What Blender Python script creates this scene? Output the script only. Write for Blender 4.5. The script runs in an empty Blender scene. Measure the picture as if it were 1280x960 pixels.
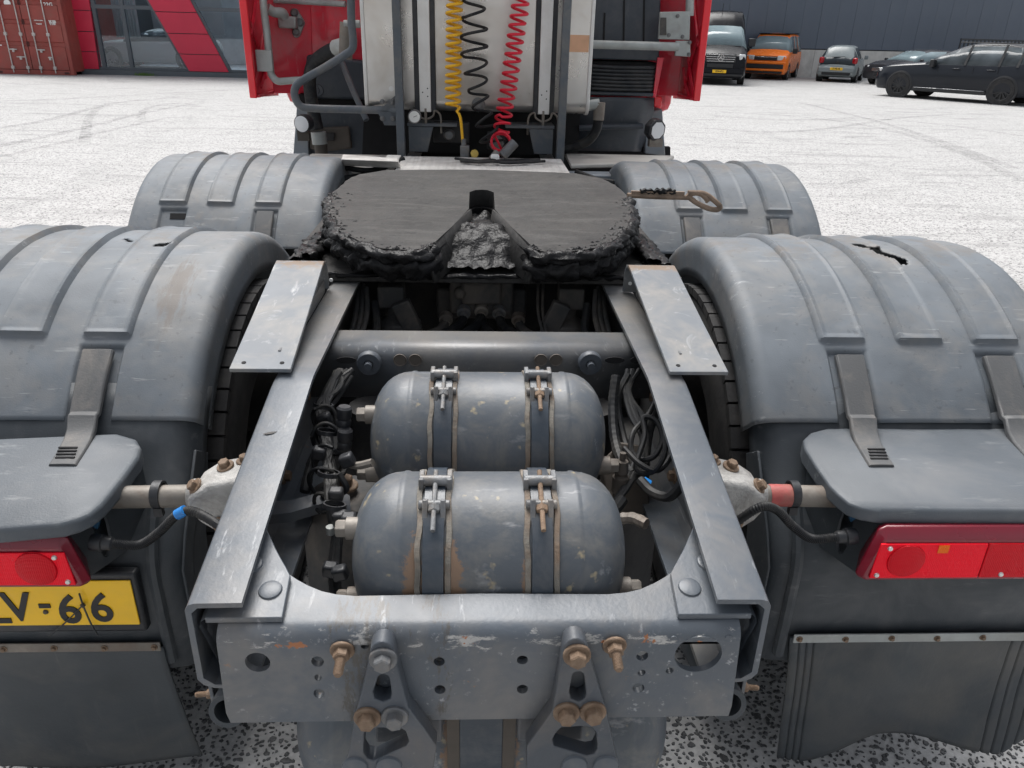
import bpy, bmesh, math, random
from math import sin, cos, pi, radians, sqrt, atan2
from mathutils import Vector, Matrix, noise
from mathutils.geometry import tessellate_polygon

random.seed(7)
S = bpy.context.scene
COL = S.collection

# ------------------------------------------------------------------ camera
FPX, CAM_H, CAM_X = 953.0, 1.66, -0.008
PITCH, YAW, ROLL = radians(24.7), radians(2.8), 0.026
fw = Vector((sin(YAW)*cos(PITCH), cos(YAW)*cos(PITCH), -sin(PITCH)))
r0 = Vector((cos(YAW), -sin(YAW), 0)); u0 = r0.cross(fw)
RT = r0*cos(ROLL)+u0*sin(ROLL); UP = -r0*sin(ROLL)+u0*cos(ROLL)
EYE = Vector((CAM_X, 0, CAM_H))
cam = bpy.data.cameras.new('camera'); cam_o = bpy.data.objects.new('camera', cam); COL.objects.link(cam_o)
cam.sensor_width = 36; cam.lens = FPX/1280*36; cam.clip_start = 0.02; cam.clip_end = 500
cam_o.matrix_world = Matrix(((RT.x, UP.x, -fw.x, EYE.x), (RT.y, UP.y, -fw.y, EYE.y), (RT.z, UP.z, -fw.z, EYE.z), (0, 0, 0, 1)))
S.camera = cam_o

# ------------------------------------------------------------------ sky, sun, exposure (bright overcast day)
SUN_EL, SUN_AZ = radians(62), radians(-16)      # azimuth from +Y towards +X: the bright part of the sky is ahead, a little left
W = bpy.data.worlds.new('World'); S.world = W; W.use_nodes = True
wn = W.node_tree; bg = wn.nodes['Background']
sky = wn.nodes.new('ShaderNodeTexSky'); sky.sky_type = 'NISHITA'; sky.sun_disc = False
sky.sun_elevation = SUN_EL; sky.sun_rotation = SUN_AZ; sky.dust_density = 4.0; sky.air_density = 1.0; sky.ozone_density = 1.0
hs = wn.nodes.new('ShaderNodeHueSaturation'); hs.inputs['Saturation'].default_value = 0.28
wn.links.new(sky.outputs[0], hs.inputs['Color']); wn.links.new(hs.outputs[0], bg.inputs['Color'])
bg.inputs['Strength'].default_value = 0.088
sun = bpy.data.lights.new('sun', 'SUN'); sun.energy = 1.5; sun.angle = radians(36); sun.color = (1.0, 0.985, 0.965)
sun_o = bpy.data.objects.new('sun', sun); COL.objects.link(sun_o)
sd = Vector((sin(SUN_AZ)*cos(SUN_EL), cos(SUN_AZ)*cos(SUN_EL), sin(SUN_EL)))
sun_o.rotation_euler = sd.to_track_quat('Z', 'Y').to_euler(); sun_o.location = (0, 6, 12)
S.view_settings.view_transform = 'Standard'; S.view_settings.look = 'None'
S.view_settings.exposure = 1.15; S.view_settings.gamma = 1
S.render.engine = 'CYCLES'; S.cycles.use_adaptive_sampling = True; S.cycles.adaptive_threshold = .02
S.cycles.max_bounces = 5; S.cycles.diffuse_bounces = 3; S.cycles.glossy_bounces = 2; S.cycles.transparent_max_bounces = 8

# ------------------------------------------------------------------ measuring: a point of the photograph at a known plane
def ray(px, py): return fw + RT*((px-640)/FPX) - UP*((py-480)/FPX)
def at_y(px, py, y): d = ray(px, py); return EYE + d*(y/d.y)
def at_z(px, py, z): d = ray(px, py); return EYE + d*((z-CAM_H)/d.z)
def at_pl(px, py, z0, y0, s):           # plane z = z0 + s*(y-y0)
    d = ray(px, py); t = (z0 - s*y0 - EYE.z + s*EYE.y)/(d.z - s*d.y); return EYE + d*t

# ------------------------------------------------------------------ materials
MATS = {}
def nd(nt, t, **k):
    n = nt.nodes.new(t)
    for a, v in k.items(): setattr(n, a, v)
    return n
def mixc(nt, fac, a, b, mode='MIX'):
    m = nd(nt, 'ShaderNodeMix', data_type='RGBA', blend_type=mode)
    for sock, v in ((m.inputs[0], fac), (m.inputs[6], a), (m.inputs[7], b)):
        if hasattr(v, 'is_output'): nt.links.new(v, sock)
        elif isinstance(v, (tuple, list)): sock.default_value = (*v[:3], 1)
        else: sock.default_value = v
    return m.outputs[2]
def math_(nt, op, a, b=None):
    m = nd(nt, 'ShaderNodeMath', operation=op)
    for i, v in enumerate((a, b)):
        if v is None: continue
        if hasattr(v, 'is_output'): nt.links.new(v, m.inputs[i])
        else: m.inputs[i].default_value = v
    return m.outputs[0]
def noise_(nt, vec, scale, detail=3, rough=.6, stretch=None, dist=0):
    if stretch:
        mp = nd(nt, 'ShaderNodeMapping'); mp.inputs['Scale'].default_value = stretch
        mp.inputs['Rotation'].default_value = (0.2, 0.1, 0.3)
        nt.links.new(vec, mp.inputs[0]); vec = mp.outputs[0]
    n = nd(nt, 'ShaderNodeTexNoise'); n.inputs['Scale'].default_value = scale; n.inputs['Detail'].default_value = detail
    n.inputs['Roughness'].default_value = rough; n.inputs['Distortion'].default_value = dist
    nt.links.new(vec, n.inputs['Vector']); return n.outputs['Fac']
def ramp(nt, fac, lo, hi):
    m = nd(nt, 'ShaderNodeMapRange'); m.clamp = True
    nt.links.new(fac, m.inputs[0]); m.inputs[1].default_value = lo; m.inputs[2].default_value = hi
    return m.outputs[0]
def mat(name, col, rough=.5, metal=0, spec=.5, ior=1.5, var=.15, vs=4, dirt=None, rust=None, scuff=None, bump=None, coat=0, emit=None):
    """dirt=(col,amount,scale)  rust=(amount,scale)  scuff=(col,amount,scale,stretch)  bump=(scale,strength)"""
    m = bpy.data.materials.new(name); m.use_nodes = True; nt = m.node_tree; b = nt.nodes['Principled BSDF']
    geo = nd(nt, 'ShaderNodeTexCoord'); pos = geo.outputs['Object']
    c = mixc(nt, ramp(nt, noise_(nt, pos, vs), .3, .7), tuple(x*(1-var) for x in col), tuple(min(1, x*(1+var)) for x in col))
    rg = math_(nt, 'MULTIPLY_ADD', noise_(nt, pos, vs*3, 4), .22)
    nt.nodes[-1].inputs[2].default_value = rough-.11
    if scuff:
        f = ramp(nt, noise_(nt, pos, scuff[2], 4, .65, scuff[3]), .60, .72)
        f = math_(nt, 'MULTIPLY', f, ramp(nt, noise_(nt, pos, 5, 3), .42, .6)); f = math_(nt, 'MULTIPLY', f, scuff[1]); c = mixc(nt, f, c, scuff[0])
    if dirt:
        f = math_(nt, 'MULTIPLY', ramp(nt, noise_(nt, pos, dirt[2], 4, .72, dist=.4), .45, .72), dirt[1]); c = mixc(nt, f, c, dirt[0])
    if rust:
        n = noise_(nt, pos, rust[1], 5, .65); f = ramp(nt, n, .78-rust[0], .83-rust[0])
        rc = mixc(nt, noise_(nt, pos, 60, 4), (.20, .085, .035), (.36, .24, .15)); c = mixc(nt, f, c, rc)
        rg = mixc(nt, f, rg, (.85, .85, .85)); 
    nt.links.new(c, b.inputs['Base Color']); nt.links.new(rg, b.inputs['Roughness'])
    b.inputs['Metallic'].default_value = metal; b.inputs['Specular IOR Level'].default_value = spec
    b.inputs['IOR'].default_value = ior
    if coat: b.inputs['Coat Weight'].default_value = coat; b.inputs['Coat Roughness'].default_value = .05
    if emit: b.inputs['Emission Color'].default_value = (*emit[0], 1); b.inputs['Emission Strength'].default_value = emit[1]
    if bump:
        bp = nd(nt, 'ShaderNodeBump'); bp.inputs['Strength'].default_value = bump[1]; bp.inputs['Distance'].default_value = .004
        nt.links.new(noise_(nt, pos, bump[0], 2), bp.inputs['Height']); nt.links.new(bp.outputs[0], b.inputs['Normal'])
    MATS[name] = m; return m

DUST = (.34, .31, .27)
mat('chassis_paint', (.088, .102, .119), .40, spec=.5, var=.14, dirt=((.23, .21, .185), .55, 6), rust=(.085, 17), scuff=((.42, .43, .44), .75, 9, (9, .8, 9)), bump=(140, .10))
mat('chassis_dark', (.060, .070, .084), .46, var=.2, dirt=((.16, .14, .12), .5, 6), rust=(.03, 11), scuff=((.3, .3, .3), .3, 12, (8, 1, 8)), bump=(120, .12))
mat('chassis_dirty', (.052, .052, .052), .75, var=.3, dirt=((.16, .135, .11), .75, 7), bump=(60, .3))
mat('ramp_paint', (.130, .145, .162), .52, var=.10, dirt=((.27, .25, .22), .7, 7), rust=(.07, 8), scuff=((.5, .5, .5), .9, 8, (5, 1, 5)), bump=(120, .08))
mat('tank_paint', (.080, .092, .106), .45, var=.14, dirt=((.27, .245, .20), .34, 15), rust=(.080, 24), scuff=((.42, .42, .42), .5, 7, (2, 8, 2)), bump=(150, .08))
mat('guard_plastic', (.130, .147, .164), .58, spec=.42, var=.20, vs=6, dirt=((.205, .20, .19), .8, 5), scuff=((.33, .34, .34), .9, 7, (1.2, 7, 7)), bump=(300, .10))
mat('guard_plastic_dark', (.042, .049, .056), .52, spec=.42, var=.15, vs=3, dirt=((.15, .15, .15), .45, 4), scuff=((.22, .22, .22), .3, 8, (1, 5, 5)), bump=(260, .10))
mat('shelf_plastic', (.090, .103, .117), .50, spec=.42, var=.14, vs=4, dirt=((.17, .17, .17), .55, 4), scuff=((.30, .31, .31), .6, 8, (1.2, 5, 5)), bump=(240, .12))
mat('strap_rubber', (.088, .090, .092), .62, var=.15, dirt=((.24, .21, .18), .6, 7), bump=(200, .15))
mat('tyre_rubber', (.020, .020, .021), .78, var=.25, dirt=((.07, .065, .06), .5, 9), bump=(90, .25))
mat('flap_rubber', (.055, .062, .068), .62, var=.25, vs=2.5, dirt=((.12, .115, .105), .7, 3), scuff=((.14, .14, .14), .4, 6, (7, 1, 1)), bump=(120, .15))
mat('black_plastic', (.016, .018, .022), .45, var=.2, dirt=((.09, .085, .08), .45, 8), bump=(200, .1))
mat('hose_black', (.011, .012, .014), .58, spec=.3, var=.2, dirt=((.085, .08, .07), .5, 14))
mat('grease', (.013, .013, .014), .36, spec=.5, ior=1.22, var=.5, vs=14, dirt=((.018, .017, .016), .6, 12), bump=(80, .9))
mat('fifth_wheel_steel', (.042, .041, .040), .60, spec=.5, ior=1.25, var=.22, vs=6, dirt=((.062, .059, .055), .8, 5), scuff=((.008, .008, .009), .95, 7, (4, 1.5, 3)), bump=(60, .5))
mat('bolt_rusty', (.19, .125, .08), .72, var=.35, vs=25, dirt=((.30, .24, .18), .5, 30), bump=(120, .5))
mat('bolt_grey', (.16, .165, .17), .5, metal=.3, var=.3, vs=20, dirt=((.24, .19, .14), .6, 24), bump=(120, .3))
mat('cast_alloy', (.44, .43, .41), .72, metal=.15, var=.22, vs=12, dirt=((.13, .115, .10), .7, 14), bump=(150, .6))
mat('galvanised', (.36, .38, .37), .55, metal=.25, var=.15, vs=10, dirt=((.22, .20, .17), .4, 9), bump=(100, .15))
mat('tube_steel', (.21, .19, .165), .55, metal=.2, var=.3, vs=8, dirt=((.13, .08, .05), .6, 9), bump=(90, .2))
mat('tube_painted_red', (.55, .11, .10), .55, var=.3, vs=9, dirt=((.22, .15, .11), .8, 10), bump=(90, .2))
mat('strap_pad', (.19, .175, .15), .85, var=.35, vs=18, dirt=((.20, .12, .07), .8, 12), bump=(120, .5))
mat('strap_steel', (.040, .052, .067), .34, var=.12, dirt=((.2, .19, .18), .3, 12), bump=(150, .1))
mat('handle_rust', (.24, .17, .12), .75, var=.35, vs=20, dirt=((.05, .045, .04), .5, 12), bump=(120, .5))
mat('stainless', (.66, .64, .61), .30, metal=.85, var=.10, vs=3, dirt=((.48, .42, .36), .7, 2.5))
mat('stainless_edge', (.72, .71, .69), .42, metal=.6, var=.06, dirt=((.5, .47, .42), .4, 6))
mat('checker_white', (.62, .60, .57), .6, metal=.0, var=.18, vs=8, dirt=((.28, .25, .22), .6, 6))
mat('cab_red', (.70, .016, .045), .34, spec=.5, var=.10, dirt=((.40, .13, .14), .5, 6), scuff=((.62, .33, .33), .6, 7, (6, 6, 1)), coat=.3)
mat('cab_red_edge', (.80, .022, .035), .32, var=.05, coat=.3)
mat('intake_plastic', (.040, .049, .062), .50, var=.15, dirt=((.12, .12, .12), .35, 5), scuff=((.2, .2, .2), .3, 6, (6, 6, 1)), bump=(160, .1))
mat('post_paint', (.082, .096, .112), .5, var=.12, dirt=((.22, .20, .17), .5, 6), bump=(140, .1))
mat('panel_grey', (.20, .225, .25), .45, var=.12, dirt=((.3, .28, .25), .5, 5))
mat('brown_dirty', (.085, .072, .060), .8, var=.3, dirt=((.07, .06, .05), .6, 9), bump=(60, .3))
mat('hose_yellow', (.86, .46, .012), .38, var=.06)
mat('hose_red', (.74, .012, .040), .38, var=.06)
mat('brass', (.62, .45, .12), .45, metal=.6, var=.2)
mat('gauge_white', (.72, .72, .68), .4, var=.05)
mat('lamp_glass', (.72, .73, .74), .16, var=.05, spec=.7)
mat('blue_clip', (.02, .22, .62), .4)
mat('blue_bracket', (.015, .085, .17), .45)
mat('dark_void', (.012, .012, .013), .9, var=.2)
mat('axle_dark', (.022, .022, .023), .75, var=.3, dirt=((.05, .045, .04), .7, 8), bump=(50, .5))
mat('plate_yellow', (.95, .56, .010), .34, var=.04, dirt=((.70, .44, .05), .3, 9))
mat('plate_black', (.012, .012, .014), .5)
mat('sticker_white', (.78, .78, .76), .5)
mat('screw_steel', (.62, .62, .60), .35, metal=.8)

def layer(name, build, col, rough=None):
    """lay one more stain over a material: build(nt, position) gives its mask"""
    nt = MATS[name].node_tree; b = nt.nodes['Principled BSDF']; old = b.inputs['Base Color'].links[0].from_socket
    f = build(nt, nd(nt, 'ShaderNodeTexCoord').outputs['Object'])
    nt.links.new(mixc(nt, f, old, col), b.inputs['Base Color'])
def clone(src, name):
    m = MATS[src].copy(); m.name = name; MATS[name] = m
def sepx(nt, pos):
    s = nd(nt, 'ShaderNodeSeparateXYZ'); nt.links.new(pos, s.inputs[0]); return s.outputs
def near(nt, v, c, w):
    return ramp(nt, math_(nt, 'ABSOLUTE', math_(nt, 'SUBTRACT', v, c)), w, 0)
# rust bleeding out beside the tank straps
def strap_rust(nt, pos):
    o = sepx(nt, pos); n = noise_(nt, pos, 48, 5, .8)
    m = math_(nt, 'MAXIMUM', math_(nt, 'MAXIMUM', near(nt, o[0], -.098, .034), near(nt, o[0], -.044, .034)), math_(nt, 'MULTIPLY', near(nt, o[0], .06, .014), .6))
    low = ramp(nt, o[2], 1.035, .96); rear = math_(nt, 'LESS_THAN', o[1], 1.14)
    return ramp(nt, math_(nt, 'ADD', math_(nt, 'MULTIPLY', math_(nt, 'MULTIPLY', math_(nt, 'MULTIPLY', m, low), rear), .60), n), .76, .88)
layer('tank_paint', strap_rust, (.22, .14, .09))
layer('tank_paint', lambda nt, pos: math_(nt, 'MULTIPLY', ramp(nt, noise_(nt, pos, 38, 3, .5), .66, .74), .7), (.40, .33, .20))
layer('tank_paint', lambda nt, pos: math_(nt, 'MULTIPLY', ramp(nt, noise_(nt, pos, 11, 5, .7), .64, .70), .55), (.30, .31, .32))
# chipped and scraped bend of the rear crossmember
clone('chassis_paint', 'crossmember_paint')
def bend(nt, pos):
    o = sepx(nt, pos); n = noise_(nt, pos, 20, 5, .75, (1, 1, 3)); return ramp(nt, math_(nt, 'ADD', math_(nt, 'MULTIPLY', near(nt, o[2], .905, .035), .26), n), .76, .84)
layer('crossmember_paint', bend, (.42, .41, .39))
def bend2(nt, pos):
    o = sepx(nt, pos); n = noise_(nt, pos, 24, 4, .65); return ramp(nt, math_(nt, 'ADD', math_(nt, 'MULTIPLY', near(nt, o[2], .900, .022), .22), n), .82, .85)
layer('crossmember_paint', bend2, (.34, .13, .05))
def smear(nt, pos):
    o = sepx(nt, pos); n = noise_(nt, pos, 26, 5, .75, (3, 1, 1)); m = math_(nt, 'MAXIMUM', near(nt, o[0], -.165, .085), math_(nt, 'MULTIPLY', near(nt, o[0], -.06, .05), .8)); return math_(nt, 'MULTIPLY', ramp(nt, math_(nt, 'ADD', math_(nt, 'MULTIPLY', m, .30), n), .70, .82), .85)
layer('crossmember_paint', smear, (.075, .066, .055))
# dusty brown crowns and scratches on the mudguards
layer('guard_plastic', lambda nt, pos: math_(nt, 'MULTIPLY', ramp(nt, noise_(nt, pos, 3.2, 5, .75, (2, 1, 1)), .60, .72), .45), (.20, .17, .145))
layer('guard_plastic', lambda nt, pos: math_(nt, 'MULTIPLY', ramp(nt, noise_(nt, pos, 42, 2, .5, (.35, 4, 4)), .70, .74), .35), (.42, .42, .41))

def shoulder(nt, pos):
    o = sepx(nt, pos); n = noise_(nt, pos, 22, 5, .75, (3, .55, .8)); m = math_(nt, 'MULTIPLY', near(nt, o[0], -.70, .10), near(nt, o[1], 1.72, .30)); return math_(nt, 'MULTIPLY', ramp(nt, math_(nt, 'MULTIPLY', m, n), .26, .40), .75)
layer('guard_plastic', shoulder, (.125, .105, .088))
def crust(nt, pos):
    o = sepx(nt, pos); n = noise_(nt, pos, 9, 5, .75); return math_(nt, 'MULTIPLY', ramp(nt, math_(nt, 'MULTIPLY', ramp(nt, o[2], 1.10, 1.17), n), .46, .60), .6)
layer('guard_plastic', crust, (.16, .14, .12))
def crumbs(nt, pos):
    o = sepx(nt, pos); n = noise_(nt, pos, 34, 4, .7); return math_(nt, 'MULTIPLY', ramp(nt, math_(nt, 'MULTIPLY', ramp(nt, o[1], 2.15, 1.75), n), .38, .46), .9)
layer('fifth_wheel_steel', crumbs, (.014, .014, .015))
layer('fifth_wheel_steel', lambda nt, pos: math_(nt, 'MULTIPLY', ramp(nt, noise_(nt, pos, 16, 5, .75, (1, 2.2, 1)), .60, .66), .8), (.017, .017, .018))

layer('chassis_paint', lambda nt, pos: math_(nt, 'MULTIPLY', math_(nt, 'MULTIPLY', ramp(nt, sepx(nt, pos)[1], 1.38, 1.60), ramp(nt, noise_(nt, pos, 7, 4, .7), .25, .60)), .75), (.165, .152, .135))
def curl(nt, pos):
    o = sepx(nt, pos); n = noise_(nt, pos, 17, 5, .75); return ramp(nt, math_(nt, 'MULTIPLY', near(nt, o[1], 1.81, .09), n), .33, .44)
layer('ramp_paint', curl, (.19, .14, .10))
layer('ramp_paint', lambda nt, pos: math_(nt, 'MULTIPLY', ramp(nt, noise_(nt, pos, 15, 4, .7, (1, 1, 1), .8), .60, .66), .5), (.30, .31, .31))

layer('guard_plastic', lambda nt, pos: math_(nt, 'MULTIPLY', ramp(nt, noise_(nt, pos, 60, 3, .6), .62, .70), .5), (.085, .09, .095))
layer('fifth_wheel_steel', lambda nt, pos: math_(nt, 'MULTIPLY', ramp(nt, noise_(nt, pos, 5, 5, .8, (.6, 2.5, 1), 1.5), .52, .64), .6), (.085, .082, .078))
# ------------------------------------------------------------------ mesh helpers
class MB:
    def __init__(s): s.v = []; s.f = []; s.m = []; s.k = 0
    def add(s, vs, fs):
        o = len(s.v); s.v += [tuple(v) for v in vs]; s.f += [tuple(i+o for i in f) for f in fs]; s.m += [s.k]*len(fs); return s
    def box(s, c, d, rot=None):
        c = Vector(c); d = Vector(d)/2
        p = [Vector((x*d.x, y*d.y, z*d.z)) for x in(-1, 1) for y in(-1, 1) for z in(-1, 1)]
        if rot: p = [rot @ q for q in p]
        return s.add([c+q for q in p], [(0, 1, 3, 2), (4, 6, 7, 5), (0, 4, 5, 1), (2, 3, 7, 6), (0, 2, 6, 4), (1, 5, 7, 3)])
    def b2(s, x0, x1, y0, y1, z0, z1): return s.box(((x0+x1)/2, (y0+y1)/2, (z0+z1)/2), (abs(x1-x0), abs(y1-y0), abs(z1-z0)))
    def plate(s, outer, holes, O, U, V, N, t):
        """flat plate with holes: 2-D loops in the frame O,U,V, thickness t along N"""
        O, U, V, N = map(Vector, (O, U, V, N))
        loops = [outer]+list(holes); flat = [p for l in loops for p in l]
        bm = bmesh.new(); es = []; i0 = 0; bv = [bm.verts.new((p[0], p[1], 0)) for p in flat]
        for l in loops:
            es += [bm.edges.new((bv[i0+j], bv[i0+(j+1) % len(l)])) for j in range(len(l))]; i0 += len(l)
        bm.verts.index_update(); bmesh.ops.triangle_fill(bm, use_beauty=True, use_dissolve=False, edges=es, normal=(0, 0, 1))
        tri = [tuple(v.index for v in f.verts) for f in bm.faces]; bm.free()
        n = len(flat); vs = [O+U*p[0]+V*p[1] for p in flat]; vs += [v+N*t for v in vs]
        fs = []
        for a, b, c in tri:
            fs.append((a, b, c)); fs.append((c+n, b+n, a+n))
        i = 0
        for l in loops:
            k = len(l)
            for j in range(k): a, b = i+j, i+(j+1) % k; fs.append((a, a+n, b+n, b))
            i += k
        return s.add(vs, fs)
    def prism(s, pts, off):
        """closed 3-D polygon swept by off"""
        n = len(pts); off = Vector(off); pts = [Vector(p) for p in pts]
        return s.add(pts+[p+off for p in pts], [tuple(range(n))[::-1], tuple(range(n, 2*n))]+[(i, (i+1) % n, (i+1) % n+n, i+n) for i in range(n)])
    def lathe(s, prof, O, A, seg=24, a0=0, a1=2*pi, up=(0, 0, 1)):
        O = Vector(O); A = Vector(A).normalized(); U = Vector(up)
        if abs(U.dot(A)) > .95: U = Vector((0, 1, 0))
        U = (U-A*U.dot(A)).normalized(); V = A.cross(U)
        full = abs(a1-a0-2*pi) < 1e-6; m = seg if full else seg+1
        vs = [O+A*h+(U*cos(a0+(a1-a0)*j/seg)+V*sin(a0+(a1-a0)*j/seg))*r for r, h in prof for j in range(m)]
        fs = []
        for i in range(len(prof)-1):
            for j in range(seg):
                k = (j+1) % m; fs.append((i*m+j, i*m+k, (i+1)*m+k, (i+1)*m+j))
        return s.add(vs, fs)
    def cyl(s, a, b, r, seg=16, r2=None):
        a = Vector(a); b = Vector(b); L = (b-a).length
        return s.lathe([(0, 0), (r, 0), (r if r2 is None else r2, L), (0, L)], a, b-a, seg)
    def tube(s, pts, r, seg=8, sub=6, cap=True, smooth=True):
        pts = [Vector(p) for p in pts]
        if smooth and len(pts) > 2:
            P = [pts[0]*2-pts[1]]+pts+[pts[-1]*2-pts[-2]]; out = []
            for i in range(1, len(P)-2):
                for k in range(sub):
                    t = k/sub; a, b, c, d = P[i-1:i+3]
                    out.append(.5*((2*b)+(c-a)*t+(2*a-5*b+4*c-d)*t*t+(3*b-a-3*c+d)*t**3))
            out.append(pts[-1]); pts = out
        T = [(pts[min(i+1, len(pts)-1)]-pts[max(i-1, 0)]).normalized() for i in range(len(pts))]
        U = T[0].orthogonal().normalized(); vs = []
        for i, p in enumerate(pts):
            U = (U-T[i]*U.dot(T[i]))
            U = U.normalized() if U.length > 1e-6 else T[i].orthogonal().normalized()
            Vv = T[i].cross(U); rr = r(i/(len(pts)-1)) if callable(r) else r
            vs += [p+(U*cos(2*pi*j/seg)+Vv*sin(2*pi*j/seg))*rr for j in range(seg)]
        fs = [(i*seg+j, i*seg+(j+1) % seg, (i+1)*seg+(j+1) % seg, (i+1)*seg+j) for i in range(len(pts)-1) for j in range(seg)]
        if cap: fs += [tuple(range(seg))[::-1], tuple(range((len(pts)-1)*seg, len(pts)*seg))]
        return s.add(vs, fs)
    def grid(s, P):
        """P: 2-D list of points"""
        n, m = len(P), len(P[0])
        return s.add([p for r in P for p in r], [(i*m+j, i*m+j+1, (i+1)*m+j+1, (i+1)*m+j) for i in range(n-1) for j in range(m-1)])
    def hexp(s, O, A, r, h): # hexagon head
        return s.lathe([(0, 0), (r, 0), (r, h*.86), (r*.86, h), (0, h)], O, A, 6)
    def mesh(s, name, mats, ang=35):
        me = bpy.data.meshes.new(name); me.from_pydata(s.v, [], s.f)
        for m in (mats if isinstance(mats, (list, tuple)) else [mats]): me.materials.append(MATS[m])
        if any(s.m): me.polygons.foreach_set('material_index', s.m)
        bm = bmesh.new(); bm.from_mesh(me); bmesh.ops.remove_doubles(bm, verts=bm.verts, dist=1e-6)
        bmesh.ops.recalc_face_normals(bm, faces=bm.faces); bm.to_mesh(me); bm.free()
        if ang is not None:
            me.polygons.foreach_set('use_smooth', [True]*len(me.polygons)); me.set_sharp_from_angle(angle=radians(ang))
        return me
    def build(s, name, mats, parent=None, bevel=0, ang=35, label=None, solid=None, seg=2):
        o = bpy.data.objects.new(name, s.mesh(name, mats, ang)); link(o, parent)
        if solid: md = o.modifiers.new('solid', 'SOLIDIFY'); md.thickness = abs(solid); md.offset = -1 if solid > 0 else 1
        if bevel:
            md = o.modifiers.new('bevel', 'BEVEL'); md.width = bevel; md.segments = seg; md.limit_method = 'ANGLE'; md.angle_limit = radians(40); md.harden_normals = False
        if label: o['label'] = label
        return o
def link(o, parent=None):
    COL.objects.link(o)
    if parent is not None:
        o.parent = parent
        if parent.get('_w'): o.matrix_parent_inverse = Matrix.Translation(-Vector(parent.location))
    return o
def thing(name, label, cat, loc=(0, 0, 0), rotz=0, group=None, world=False):
    o = bpy.data.objects.new(name, None); COL.objects.link(o); o.location = loc; o.rotation_euler = (0, 0, rotz); o.empty_display_size = .2
    o['label'] = label; o['category'] = cat
    if group: o['group'] = group
    if world: o['_w'] = 1
    return o
def inst(name, me, parent, loc, axis=(0, 0, 1), spin=0, scale=1):
    o = bpy.data.objects.new(name, me); link(o, parent)
    q = Vector(axis).normalized().to_track_quat('Z', 'Y').to_matrix().to_4x4() @ Matrix.Rotation(spin, 4, 'Z') @ Matrix.Scale(scale, 4)
    o.matrix_basis = Matrix.Translation(Vector(loc)) @ q; return o
def circ(c, r, n=16, ry=None, a=0): return [(c[0]+r*cos(a+2*pi*i/n), c[1]+(ry or r)*sin(a+2*pi*i/n)) for i in range(n)]
def sst(a, b, x):
    t = max(0, min(1, (x-a)/(b-a))); return t*t*(3-2*t)
def text_mesh(body, size, depth, name, mname, bold=0, align='CENTER'):
    cu = bpy.data.curves.new(name, 'FONT'); cu.body = body; cu.size = size; cu.extrude = depth; cu.offset = bold; cu.align_x = align; cu.align_y = 'CENTER'; cu.resolution_u = 4
    o = bpy.data.objects.new(name, cu); COL.objects.link(o)
    dg = bpy.context.evaluated_depsgraph_get(); me = bpy.data.meshes.new_from_object(o.evaluated_get(dg)); me.name = name
    bpy.data.objects.remove(o); bpy.data.curves.remove(cu); me.materials.clear(); me.materials.append(MATS[mname]); return me
def put_text(body, size, parent, loc, X, Y, mname, name='lettering', depth=.001, bold=0, sx=1):
    me = text_mesh(body, size, depth, name, mname, bold); o = bpy.data.objects.new(name, me); link(o, parent)
    X = Vector(X).normalized(); Y = Vector(Y).normalized(); Z = X.cross(Y)
    o.matrix_basis = Matrix(((X.x*sx, Y.x, Z.x, loc[0]), (X.y*sx, Y.y, Z.y, loc[1]), (X.z*sx, Y.z, Z.z, loc[2]), (0, 0, 0, 1))); return o
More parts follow.
